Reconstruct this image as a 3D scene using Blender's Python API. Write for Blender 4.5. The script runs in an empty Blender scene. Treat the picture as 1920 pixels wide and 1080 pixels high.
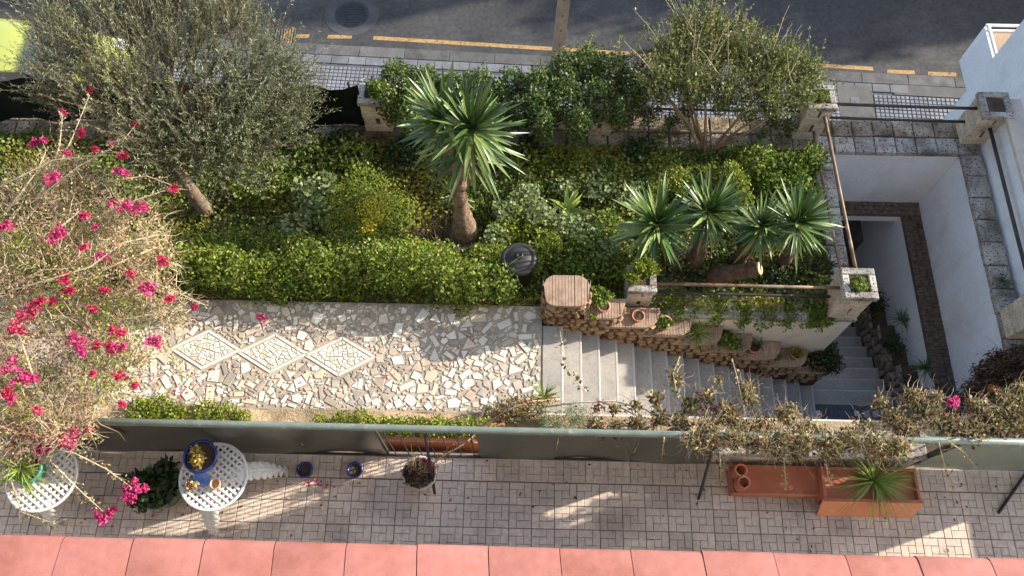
import bpy, math, random
import numpy as np
from mathutils import Vector, Matrix, Quaternion

# ------------------------------------------------------------------ camera, sky, sun
scene = bpy.context.scene
R = math.radians
random.seed(7)
rng = np.random.default_rng(7)
CAM_Z, TILT, YAW, FPX = 10.5, R(24), R(1.3), 1550.0
cam = bpy.data.objects.new("camera", bpy.data.cameras.new("camera"))
scene.collection.objects.link(cam)
cam.location = (0, 0, CAM_Z)
cam.rotation_euler = (TILT, 0, YAW)
cam.data.sensor_width = 36.0
cam.data.lens = 36.0 * FPX / 1920.0
cam.data.clip_start = 0.1
cam.data.clip_end = 1500
scene.camera = cam

SUN_AZ, SUN_EL = R(18.2), R(22)
to_sun = Vector((math.cos(SUN_EL) * math.cos(SUN_AZ), math.cos(SUN_EL) * math.sin(SUN_AZ), math.sin(SUN_EL)))
world = bpy.data.worlds.new("World")
scene.world = world
world.use_nodes = True
wn = world.node_tree.nodes
sky = wn.new("ShaderNodeTexSky")
sky.sky_type = 'NISHITA'
sky.sun_disc = False
sky.sun_elevation = SUN_EL
sky.sun_rotation = math.pi / 2 - SUN_AZ
sky.air_density = 1.0
sky.dust_density = 1.4
sky.ozone_density = 0.7
world.node_tree.links.new(sky.outputs[0], wn["Background"].inputs[0])
wn["Background"].inputs[1].default_value = 0.15
sun = bpy.data.objects.new("sun", bpy.data.lights.new("sun", 'SUN'))
scene.collection.objects.link(sun)
sun.data.energy = 4.1
sun.data.angle = R(0.55)
sun.data.color = (1.0, 0.91, 0.77)
sun.rotation_euler = to_sun.to_track_quat('Z', 'Y').to_euler()
scene.view_settings.view_transform = 'Standard'
scene.view_settings.look = 'None'
scene.view_settings.exposure = 1.3
scene.view_settings.gamma = 1.0

# ------------------------------------------------------------------ survey helpers
def _ray(px, py):
    u = (px - 960) / FPX
    t = (540 - py) / FPX
    y = math.sin(TILT) + t * math.cos(TILT)
    z = -(math.cos(TILT) - t * math.sin(TILT))
    c, s = math.cos(YAW), math.sin(YAW)
    return u * c - y * s, u * s + y * c, z
def G(px, py, z):
    a, b, c = _ray(px, py)
    k = (z - CAM_Z) / c
    return Vector((a * k, b * k, z))
def GY(px, py, Y):
    a, b, c = _ray(px, py)
    k = Y / b
    return Vector((a * k, Y, CAM_Z + c * k))
def U(a, b):
    return random.uniform(a, b)

# ------------------------------------------------------------------ materials
def _nodes(name):
    m = bpy.data.materials.new(name)
    m.use_nodes = True
    return m, m.node_tree.nodes, m.node_tree.links, m.node_tree.nodes["Principled BSDF"]
def mat(name, col, rough=0.8, var=0.25, scale=6.0, bump=0.3, bscale=40.0, objvar=0.0, stain=None, stain_scale=2.0,
        stain_lo=0.5, stain_hi=0.7, metal=0.0, spec=0.3, pits=None, bdist=0.01, fine=0.12, coat=0.0, streak=None):
    m, n, l, p = _nodes(name)
    p.inputs["Roughness"].default_value = rough
    p.inputs["Metallic"].default_value = metal
    p.inputs["Specular IOR Level"].default_value = spec
    if coat:
        p.inputs["Coat Weight"].default_value = coat
        p.inputs["Coat Roughness"].default_value = 0.08
    geo = n.new("ShaderNodeNewGeometry")
    pos = geo.outputs["Position"]
    def noise(sc, det=5.0, off=0.0):
        t = n.new("ShaderNodeTexNoise")
        t.inputs["Scale"].default_value = sc
        t.inputs["Detail"].default_value = det
        t.inputs["Roughness"].default_value = 0.6
        if off:
            mp = n.new("ShaderNodeMapping")
            mp.inputs["Location"].default_value = (off, off * 1.7, off * 0.3)
            l.new(pos, mp.inputs[0]); l.new(mp.outputs[0], t.inputs["Vector"])
        else:
            l.new(pos, t.inputs["Vector"])
        return t.outputs["Fac"]
    def mrange(src, a, b, lo, hi):
        r = n.new("ShaderNodeMapRange")
        r.inputs[1].default_value = lo; r.inputs[2].default_value = hi
        r.inputs[3].default_value = a; r.inputs[4].default_value = b
        l.new(src, r.inputs[0])
        return r.outputs[0]
    def mul(a, b):
        k = n.new("ShaderNodeMath"); k.operation = 'MULTIPLY'
        l.new(a, k.inputs[0]); l.new(b, k.inputs[1])
        return k.outputs[0]
    f = mrange(noise(scale), 1 - var, 1 + var, 0.3, 0.7)
    f = mul(f, mrange(noise(scale * 14, 3, 3.1), 1 - fine, 1 + fine, 0.3, 0.7))
    if objvar:
        oi = n.new("ShaderNodeObjectInfo")
        f = mul(f, mrange(oi.outputs["Random"], 1 - objvar, 1 + objvar, 0, 1))
    rgb = n.new("ShaderNodeRGB"); rgb.outputs[0].default_value = (*col, 1)
    cur = rgb.outputs[0]
    def mix(fac, a, b):
        k = n.new("ShaderNodeMix"); k.data_type = 'RGBA'
        l.new(fac, k.inputs[0]); l.new(a, k.inputs[6])
        if isinstance(b, tuple): k.inputs[7].default_value = (*b, 1)
        else: l.new(b, k.inputs[7])
        return k.outputs[2]
    if stain:
        cur = mix(mrange(noise(stain_scale, 6, 7.7), 0, 1, stain_lo, stain_hi), cur, stain)
    if streak:
        mp = n.new("ShaderNodeMapping"); mp.inputs["Scale"].default_value = (2.5, 2.5, 0.3)
        l.new(pos, mp.inputs[0])
        t = n.new("ShaderNodeTexNoise"); t.inputs["Scale"].default_value = 1.6; t.inputs["Detail"].default_value = 5
        l.new(mp.outputs[0], t.inputs["Vector"])
        cur = mix(mrange(t.outputs["Fac"], 0, 0.22, 0.50, 0.75), cur, streak)
    height = noise(bscale, 6)
    if pits:
        v = n.new("ShaderNodeTexNoise"); v.inputs["Scale"].default_value = pits[1]; v.inputs["Detail"].default_value = 3
        l.new(pos, v.inputs["Vector"])
        pm = mrange(v.outputs["Fac"], 1, 0, pits[2], pits[2] + 0.07)
        cur = mix(pm, cur, pits[0])
        k = n.new("ShaderNodeMath"); k.operation = 'SUBTRACT'; l.new(height, k.inputs[0]); l.new(pm, k.inputs[1]); height = k.outputs[0]
    vm = n.new("ShaderNodeVectorMath"); vm.operation = 'SCALE'
    l.new(cur, vm.inputs[0]); l.new(f, vm.inputs["Scale"])
    l.new(vm.outputs[0], p.inputs["Base Color"])
    if bump:
        b = n.new("ShaderNodeBump"); b.inputs["Strength"].default_value = bump; b.inputs["Distance"].default_value = bdist
        l.new(height, b.inputs["Height"]); l.new(b.outputs[0], p.inputs["Normal"])
    return m
def leafmat(name, ramp, rough=0.5, transl=0.25, spec=0.35, patch=None):
    """colour runs over the per-leaf number 'rnd'; patch = (colour, scale, lo, hi) mixes a second hue in natural drifts"""
    m, n, l, p = _nodes(name)
    a = n.new("ShaderNodeAttribute"); a.attribute_name = "rnd"
    r = n.new("ShaderNodeValToRGB")
    e = r.color_ramp.elements
    while len(e) < len(ramp): e.new(0.5)
    for i, (q, c) in enumerate(ramp):
        e[i].position = q; e[i].color = (*c, 1)
    l.new(a.outputs["Fac"], r.inputs[0])
    cur = r.outputs[0]
    if patch:
        geo = n.new("ShaderNodeNewGeometry")
        t = n.new("ShaderNodeTexNoise"); t.inputs["Scale"].default_value = patch[1]; t.inputs["Detail"].default_value = 3
        l.new(geo.outputs["Position"], t.inputs["Vector"])
        mr = n.new("ShaderNodeMapRange"); mr.inputs[1].default_value = patch[2]; mr.inputs[2].default_value = patch[3]
        l.new(t.outputs["Fac"], mr.inputs[0])
        k = n.new("ShaderNodeMix"); k.data_type = 'RGBA'; k.inputs[7].default_value = (*patch[0], 1)
        l.new(mr.outputs[0], k.inputs[0]); l.new(cur, k.inputs[6]); cur = k.outputs[2]
    l.new(cur, p.inputs["Base Color"])
    p.inputs["Roughness"].default_value = rough
    p.inputs["Specular IOR Level"].default_value = spec
    tr = n.new("ShaderNodeBsdfTranslucent"); l.new(cur, tr.inputs[0])
    mx = n.new("ShaderNodeMixShader"); mx.inputs[0].default_value = transl
    l.new(p.outputs[0], mx.inputs[1]); l.new(tr.outputs[0], mx.inputs[2])
    l.new(mx.outputs[0], n["Material Output"].inputs[0])
    return m

M = {}
M['asphalt'] = mat('asphalt', (0.056, 0.055, 0.056), 0.85, 0.22, 0.7, 0.5, 160, stain=(0.10, 0.096, 0.092), stain_scale=0.5, fine=0.25)
M['asphalt_patch'] = mat('asphalt_patch', (0.075, 0.075, 0.078), 0.9, 0.2, 3, 0.4, 120, fine=0.2)
M['yellow_paint'] = mat('yellow_paint', (0.42, 0.26, 0.10), 0.75, 0.2, 9, 0.3, 120, stain=(0.11, 0.09, 0.075), stain_scale=22, stain_lo=0.5, stain_hi=0.66)
M['iron'] = mat('iron', (0.045, 0.045, 0.05), 0.6, 0.3, 8, 0.6, 60, metal=0.3)
M['kerb'] = mat('kerb', (0.12, 0.118, 0.118), 0.9, 0.3, 4, 0.5, 60, objvar=0.15, stain=(0.08, 0.075, 0.07), stain_scale=3)
M['pave_joint'] = mat('pave_joint', (0.10, 0.10, 0.112), 0.95, 0.2, 8, 0.3, 60)
M['pave_tile'] = mat('pave_tile', (0.25, 0.26, 0.295), 0.8, 0.25, 2.0, 0.3, 90, objvar=0.14, stain=(0.16, 0.16, 0.18), stain_scale=0.9)
M['pave_plain'] = mat('pave_plain', (0.17, 0.172, 0.19), 0.85, 0.25, 3, 0.3, 80, objvar=0.16, stain=(0.11, 0.11, 0.12), stain_scale=1.5)
M['concrete'] = mat('concrete', (0.13, 0.125, 0.12), 0.9, 0.25, 3, 0.4, 70)
M['white_wall'] = mat('white_wall', (0.79, 0.815, 0.87), 0.85, 0.06, 1.2, 1.0, 30, stain=(0.62, 0.62, 0.63), stain_scale=1.1, stain_lo=0.55, stain_hi=0.8, fine=0.06, bdist=0.016, streak=(0.52, 0.52, 0.51))
M['cream_wall'] = mat('cream_wall', (0.72, 0.66, 0.57), 0.85, 0.07, 1.4, 0.3, 30, stain=(0.52, 0.46, 0.38), stain_scale=1.7, stain_lo=0.55, stain_hi=0.8, fine=0.05)
M['coping'] = mat('coping', (0.40, 0.37, 0.335), 0.9, 0.25, 4, 0.9, 30, objvar=0.16, stain=(0.17, 0.145, 0.12), stain_scale=2.2, stain_lo=0.44, stain_hi=0.66, pits=((0.05, 0.045, 0.04), 34, 0.36))
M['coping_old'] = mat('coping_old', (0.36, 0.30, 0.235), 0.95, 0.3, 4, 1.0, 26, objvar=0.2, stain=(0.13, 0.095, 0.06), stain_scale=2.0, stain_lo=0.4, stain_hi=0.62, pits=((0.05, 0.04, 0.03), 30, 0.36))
M['nosing'] = mat('nosing', (0.46, 0.44, 0.41), 0.7, 0.12, 3, 0.2, 60)  # paler than the steps: light on the tread edges put into the colour
M['mortar_dark'] = mat('mortar_dark', (0.10, 0.09, 0.08), 0.95, 0.3, 8, 0.5, 50)
M['pillar'] = mat('pillar', (0.55, 0.46, 0.36), 0.9, 0.2, 5, 0.8, 26, objvar=0.12, stain=(0.30, 0.22, 0.15), stain_scale=3.5, pits=((0.16, 0.13, 0.1), 40, 0.33))
M['rust_rail'] = mat('rust_rail', (0.20, 0.125, 0.08), 0.55, 0.35, 7, 0.3, 60, stain=(0.38, 0.30, 0.22), stain_scale=4, metal=0.2)
M['dark_rail'] = mat('dark_rail', (0.06, 0.05, 0.045), 0.5, 0.3, 7, 0.3, 60, metal=0.3)
M['soil'] = mat('soil', (0.085, 0.058, 0.040), 0.97, 0.4, 4, 1.0, 30, stain=(0.15, 0.105, 0.07), stain_scale=2.2, bdist=0.03)
M['dry_soil'] = mat('dry_soil', (0.40, 0.30, 0.19), 0.97, 0.3, 4, 1.0, 30, stain=(0.28, 0.2, 0.12), stain_scale=3, bdist=0.02)
M['grout'] = mat('grout', (0.39, 0.33, 0.265), 0.95, 0.25, 3, 0.5, 60, stain=(0.29, 0.24, 0.195), stain_scale=2.4)
M['chip_white'] = mat('chip_white', (0.72, 0.675, 0.58), 0.5, 0.12, 4, 0.15, 30, objvar=0.09)
M['chip_cream'] = mat('chip_cream', (0.62, 0.53, 0.40), 0.45, 0.1, 5, 0.1, 30, objvar=0.1)
M['chip_taupe'] = mat('chip_taupe', (0.45, 0.385, 0.315), 0.55, 0.14, 6, 0.15, 30, objvar=0.15)
M['chip_pink'] = mat('chip_pink', (0.52, 0.42, 0.33), 0.55, 0.14, 6, 0.15, 30, objvar=0.12)
M['chip_grey'] = mat('chip_grey', (0.36, 0.325, 0.29), 0.55, 0.14, 6, 0.15, 30, objvar=0.15)
M['chip_navy'] = mat('chip_navy', (0.06, 0.07, 0.12), 0.4, 0.15, 6, 0.1, 30, objvar=0.2)
M['step'] = mat('step', (0.36, 0.335, 0.305), 0.75, 0.14, 1.6, 0.25, 60, objvar=0.09, stain=(0.26, 0.24, 0.22), stain_scale=3, stain_lo=0.5, stain_hi=0.75)
M['wall_stone'] = mat('wall_stone', (0.31, 0.21, 0.125), 0.9, 0.25, 9, 0.9, 50, objvar=0.28, stain=(0.17, 0.105, 0.06), stain_scale=8)
M['wall_mortar'] = mat('wall_mortar', (0.10, 0.055, 0.03), 0.95, 0.3, 9, 0.6, 50)
M['cap_brick'] = mat('cap_brick', (0.36, 0.25, 0.18), 0.85, 0.2, 8, 0.4, 60, objvar=0.10, stain=(0.22, 0.145, 0.10), stain_scale=5)
M['ledge_brick'] = mat('ledge_brick', (0.15, 0.105, 0.08), 0.9, 0.45, 14, 0.7, 50, objvar=0.2, stain=(0.06, 0.05, 0.045), stain_scale=9)
M['rock'] = mat('rock', (0.27, 0.23, 0.19), 0.95, 0.35, 9, 1.0, 40, objvar=0.25)
M['terrace_tile'] = mat('terrace_tile', (0.60, 0.495, 0.405), 0.8, 0.18, 1.3, 0.4, 90, objvar=0.11, stain=(0.37, 0.295, 0.235), stain_scale=1.0, stain_lo=0.53, stain_hi=0.74, fine=0.15)
M['terrace_joint'] = mat('terrace_joint', (0.27, 0.215, 0.17), 0.95, 0.25, 6, 0.3, 60)
M['roof'] = mat('roof', (0.375, 0.152, 0.13), 0.7, 0.13, 0.8, 0.25, 30, objvar=0.06, stain=(0.28, 0.10, 0.075), stain_scale=1.8, stain_lo=0.46, stain_hi=0.75, fine=0.09, spec=0.25)
M['roof_joint'] = mat('roof_joint', (0.22, 0.07, 0.05), 0.8, 0.2, 9, 0.2, 40)
M['panel'] = mat('panel', (0.055, 0.062, 0.048), 0.28, 0.25, 2.0, 0.08, 6, spec=0.5, stain=(0.10, 0.105, 0.085), stain_scale=1.4, fine=0.08, streak=(0.12, 0.12, 0.10))
M['panel_right'] = mat('panel_light', (0.20, 0.235, 0.185), 0.35, 0.15, 2.2, 0.05, 10, spec=0.5, fine=0.05)
M['rail_green'] = mat('rail_green', (0.155, 0.19, 0.165), 0.45, 0.2, 6, 0.1, 40, stain=(0.3, 0.32, 0.28), stain_scale=9, stain_lo=0.6, stain_hi=0.7)
M['terracotta'] = mat('terracotta', (0.42, 0.145, 0.075), 0.7, 0.12, 3, 0.2, 40, stain=(0.50, 0.22, 0.13), stain_scale=4, stain_lo=0.5, stain_hi=0.75, fine=0.06)
M['terracotta_bright'] = mat('terracotta_bright', (0.62, 0.25, 0.13), 0.7, 0.14, 3, 0.2, 40, fine=0.08, stain=(0.52, 0.27, 0.17), stain_scale=3, stain_lo=0.52, stain_hi=0.75)
M['pot_clay'] = mat('pot_clay', (0.36, 0.17, 0.11), 0.8, 0.2, 7, 0.3, 40, stain=(0.5, 0.34, 0.25), stain_scale=8)
M['pot_blue'] = mat('pot_blue', (0.012, 0.028, 0.16), 0.15, 0.15, 8, 0.05, 20, spec=0.6)
M['pot_blue_light'] = mat('pot_blue_light', (0.06, 0.19, 0.60), 0.25, 0.2, 8, 0.05, 20, spec=0.6)
M['pot_teal'] = mat('pot_teal', (0.06, 0.24, 0.19), 0.4, 0.15, 8, 0.1, 20)
M['pot_green'] = mat('pot_green', (0.10, 0.16, 0.12), 0.5, 0.15, 8, 0.1, 20)
M['pot_pale'] = mat('pot_pale', (0.58, 0.53, 0.46), 0.8, 0.15, 8, 0.3, 40)
M['cup'] = mat('cup', (0.62, 0.42, 0.27), 0.7, 0.1, 8, 0.1, 20)
M['white_iron'] = mat('white_iron', (0.74, 0.73, 0.70), 0.5, 0.08, 8, 0.2, 40, stain=(0.5, 0.46, 0.4), stain_scale=11, stain_lo=0.6, stain_hi=0.75)
M['black_plastic'] = mat('black_plastic', (0.022, 0.021, 0.021), 0.42, 0.2, 7, 0.1, 60, spec=0.5)
M['bin_lid'] = mat('bin_lid', (0.030, 0.029, 0.028), 0.5, 0.15, 7, 0.1, 60, spec=0.35)
M['bark_olive'] = mat('bark_olive', (0.16, 0.115, 0.08), 0.95, 0.35, 12, 1.0, 30)
M['bark_yucca'] = mat('bark_yucca', (0.20, 0.14, 0.095), 0.95, 0.4, 14, 1.0, 22, stain=(0.10, 0.066, 0.043), stain_scale=9, bdist=0.03)
M['bark_dark'] = mat('bark_dark', (0.12, 0.075, 0.05), 0.95, 0.4, 14, 1.0, 22, stain=(0.07, 0.042, 0.03), stain_scale=9, bdist=0.03)
M['wood_cut'] = mat('wood_cut', (0.62, 0.46, 0.28), 0.8, 0.15, 14, 0.3, 40)
M['twig_pale'] = mat('twig_pale', (0.52, 0.43, 0.31), 0.9, 0.3, 6, 0.2, 40)
M['twig_brown'] = mat('twig_brown', (0.24, 0.165, 0.10), 0.9, 0.3, 6, 0.2, 40)
M['pole'] = mat('pole', (0.25, 0.205, 0.165), 0.9, 0.2, 5, 0.5, 40)
M['shade_net'] = mat('shade_net', (0.010, 0.012, 0.010), 0.95, 0.3, 3, 0.4, 90, spec=0.05)
M['car_paint'] = mat('car_paint', (0.36, 0.40, 0.10), 0.3, 0.03, 2, 0.0, 30, coat=0.5, fine=0.02)
M['car_glass'] = mat('car_glass', (0.03, 0.04, 0.05), 0.06, 0.1, 4, 0.0, 30, spec=0.8, fine=0.02)
M['car_dark'] = mat('car_dark', (0.02, 0.02, 0.02), 0.6, 0.2, 6, 0.1, 60)
M['chrome'] = mat('rim_metal', (0.5, 0.5, 0.5), 0.35, 0.1, 6, 0.0, 60, metal=0.8)
M['lamp_glass'] = mat('lamp_glass', (0.6, 0.6, 0.58), 0.15, 0.05, 6, 0.0, 60)
M['beige_top'] = mat('beige_top', (0.52, 0.45, 0.38), 0.9, 0.12, 3, 0.3, 40, stain=(0.4, 0.33, 0.27), stain_scale=3)
M['blue_tile'] = mat('blue_tile', (0.42, 0.55, 0.70), 0.3, 0.1, 4, 0.1, 40, objvar=0.12)
M['awning'] = mat('awning', (0.62, 0.47, 0.33), 0.8, 0.06, 3, 0.1, 40)
M['net_wall'] = mat('net_wall', (0.55, 0.47, 0.40), 0.9, 0.12, 5, 0.8, 60, stain=(0.42, 0.36, 0.28), stain_scale=3)
M['facade'] = mat('facade', (0.78, 0.72, 0.62), 0.9, 0.08, 1, 0.2, 20)
M['window_glass'] = mat('window_glass', (0.04, 0.05, 0.06), 0.1, 0.1, 1, 0.0, 20, spec=0.6)
M['flower_yellow'] = leafmat('flower_yellow', [(0, (0.55, 0.42, 0.02)), (1, (0.70, 0.58, 0.05))])

M['lf_ivy'] = leafmat('lf_ivy', [(0, (0.025, 0.055, 0.012)), (0.6, (0.085, 0.14, 0.03)), (0.9, (0.19, 0.25, 0.06)), (1, (0.30, 0.27, 0.10))], 0.45, 0.3)
M['bract_faded'] = leafmat('bract_faded', [(0, (0.30, 0.09, 0.07)), (0.6, (0.46, 0.17, 0.15)), (1, (0.58, 0.32, 0.26))], 0.7, 0.3)
M['lf_yucca_dead'] = mat('lf_yucca_dead', (0.34, 0.25, 0.13), 0.8, 0.3, 5, 0.2, 40, objvar=0.35)
M['chip_diamond'] = mat('chip_diamond', (0.70, 0.665, 0.58), 0.5, 0.12, 5, 0.15, 30, objvar=0.10)
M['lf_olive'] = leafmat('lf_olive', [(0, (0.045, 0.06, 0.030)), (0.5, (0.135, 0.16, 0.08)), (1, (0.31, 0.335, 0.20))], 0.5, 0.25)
M['lf_cover'] = leafmat('lf_cover', [(0, (0.05, 0.095, 0.016)), (0.5, (0.15, 0.22, 0.035)), (0.8, (0.27, 0.34, 0.08)), (1, (0.43, 0.46, 0.18))], 0.6, 0.42, 0.2, patch=((0.33, 0.31, 0.06), 0.9, 0.48, 0.66))
M['lf_hedge'] = leafmat('lf_hedge', [(0, (0.045, 0.09, 0.012)), (0.5, (0.14, 0.22, 0.028)), (0.85, (0.29, 0.36, 0.07)), (1, (0.36, 0.36, 0.12))], 0.58, 0.4, 0.22)
M['lf_lime'] = leafmat('lf_lime', [(0, (0.12, 0.18, 0.018)), (0.6, (0.24, 0.30, 0.035)), (1, (0.38, 0.41, 0.07))], 0.5, 0.38)
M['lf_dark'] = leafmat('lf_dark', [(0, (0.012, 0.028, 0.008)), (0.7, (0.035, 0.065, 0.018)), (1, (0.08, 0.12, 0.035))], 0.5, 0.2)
M['lf_shrub'] = leafmat('lf_shrub', [(0, (0.05, 0.08, 0.018)), (0.55, (0.15, 0.19, 0.045)), (1, (0.36, 0.38, 0.14))], 0.45, 0.35)
M['lf_pale'] = leafmat('lf_pale', [(0, (0.10, 0.15, 0.05)), (0.6, (0.22, 0.28, 0.11)), (1, (0.38, 0.43, 0.22))], 0.45, 0.3)
M['lf_dry'] = leafmat('lf_dry', [(0, (0.16, 0.12, 0.05)), (0.4, (0.37, 0.29, 0.15)), (0.75, (0.56, 0.45, 0.28)), (1, (0.29, 0.29, 0.09))], 0.7, 0.3)
M['lf_boug'] = leafmat('lf_boug', [(0, (0.03, 0.04, 0.012)), (0.35, (0.10, 0.11, 0.03)), (0.7, (0.26, 0.24, 0.095)), (1, (0.46, 0.38, 0.21))], 0.5, 0.3)
M['lf_rust'] = leafmat('lf_rust', [(0, (0.10, 0.03, 0.015)), (0.6, (0.26, 0.08, 0.03)), (1, (0.40, 0.2, 0.06))], 0.6, 0.25)
M['bract'] = leafmat('bract', [(0, (0.38, 0.02, 0.09)), (0.6, (0.60, 0.045, 0.20)), (1, (0.74, 0.16, 0.40))], 0.6, 0.35)
M['bract_red'] = leafmat('bract_red', [(0, (0.36, 0.012, 0.05)), (0.6, (0.56, 0.035, 0.12)), (1, (0.70, 0.12, 0.24))], 0.55, 0.35)
M['lf_straw'] = leafmat('lf_straw', [(0, (0.30, 0.20, 0.10)), (0.6, (0.50, 0.36, 0.2)), (1, (0.66, 0.52, 0.32))], 0.8, 0.3)
M['lf_brown'] = leafmat('lf_brown', [(0, (0.05, 0.03, 0.02)), (0.6, (0.12, 0.07, 0.045)), (1, (0.2, 0.12, 0.07))], 0.85, 0.15)
M['lf_silver'] = leafmat('lf_silver', [(0, (0.12, 0.17, 0.08)), (0.6, (0.22, 0.28, 0.14)), (1, (0.34, 0.38, 0.22))], 0.6, 0.25)
M['lf_gold'] = leafmat('lf_gold', [(0, (0.22, 0.15, 0.02)), (0.5, (0.42, 0.30, 0.06)), (1, (0.6, 0.46, 0.16))], 0.6, 0.3)
M['lf_yucca'] = mat('lf_yucca', (0.062, 0.115, 0.028), 0.36, 0.25, 5, 0.1, 40, objvar=0.45, spec=0.5)
M['lf_yucca_pale'] = mat('lf_yucca_pale', (0.16, 0.22, 0.065), 0.36, 0.25, 5, 0.1, 40, objvar=0.35, spec=0.5)
M['lf_blade'] = mat('lf_blade', (0.20, 0.27, 0.05), 0.45, 0.25, 5, 0.1, 40, objvar=0.35)

# ------------------------------------------------------------------ object helpers
COL = scene.collection
ORG = {}
def root(name, loc, label, cat, group=None):
    o = bpy.data.objects.new(name, None)
    COL.objects.link(o)
    o.empty_display_size = 0.1
    o.location = loc
    ORG[o.name] = Vector(loc)
    tag(o, label, cat, group)
    return o
def tag(o, label, cat=None, group=None, kind=None):
    if label: o["label"] = label
    if cat: o["category"] = cat
    if group: o["group"] = group
    if kind: o["kind"] = kind
    return o
def link(name, me, parent=None, loc=None, rot=None, scale=None, matrix=None):
    """place mesh data at a world location under a parent whose world frame is a pure shift"""
    o = bpy.data.objects.new(name, me)
    COL.objects.link(o)
    w = Vector(loc) if loc is not None else Vector((0, 0, 0))
    base = Vector((0, 0, 0))
    if parent is not None:
        o.parent = parent
        base = ORG[parent.name]
    if matrix is not None:
        mm = matrix.copy(); mm.translation = mm.translation - base
        o.matrix_local = mm
        ORG[o.name] = matrix.translation.copy()
        return o
    o.location = w - base
    if rot is not None: o.rotation_euler = rot
    if scale is not None: o.scale = scale
    ORG[o.name] = w
    return o
def rawmesh(name, verts, faces, mats, smooth=False, fmat=None, rnd=None):
    me = bpy.data.meshes.new(name)
    if isinstance(verts, np.ndarray):
        nf, k = faces.shape
        me.vertices.add(len(verts)); me.vertices.foreach_set("co", verts.astype(np.float32).ravel())
        me.loops.add(nf * k); me.loops.foreach_set("vertex_index", faces.astype(np.int32).ravel())
        me.polygons.add(nf)
        me.polygons.foreach_set("loop_start", np.arange(0, nf * k, k, dtype=np.int32))
        me.update(calc_edges=True)
        if smooth: me.polygons.foreach_set("use_smooth", np.ones(nf, dtype=bool))
    else:
        me.from_pydata([tuple(v) for v in verts], [], faces)
        if smooth: me.polygons.foreach_set("use_smooth", [True] * len(me.polygons))
    if not isinstance(mats, (list, tuple)): mats = [mats]
    for m in mats: me.materials.append(m)
    if fmat is not None: me.polygons.foreach_set("material_index", fmat)
    if rnd is not None:
        at = me.attributes.new("rnd", 'FLOAT', 'FACE')
        at.data.foreach_set("value", np.asarray(rnd, dtype=np.float32))
    me.update()
    return me
def mesh(name, verts, faces, mats, parent=None, smooth=False, rnd=None, origin=None, fmat=None):
    """verts in world coordinates"""
    arr = np.asarray([tuple(v) for v in verts], dtype=float) if not isinstance(verts, np.ndarray) else verts
    if origin is None:
        if parent is not None: origin = ORG[parent.name]
        else: origin = Vector(((arr[:, 0].min() + arr[:, 0].max()) / 2, (arr[:, 1].min() + arr[:, 1].max()) / 2, arr[:, 2].min()))
    arr = arr - np.array(origin)
    if isinstance(faces, np.ndarray): me = rawmesh(name, arr, faces, mats, smooth, fmat, rnd)
    else: me = rawmesh(name, [tuple(v) for v in arr], faces, mats, smooth, fmat, rnd)
    return link(name, me, parent, origin)

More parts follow.
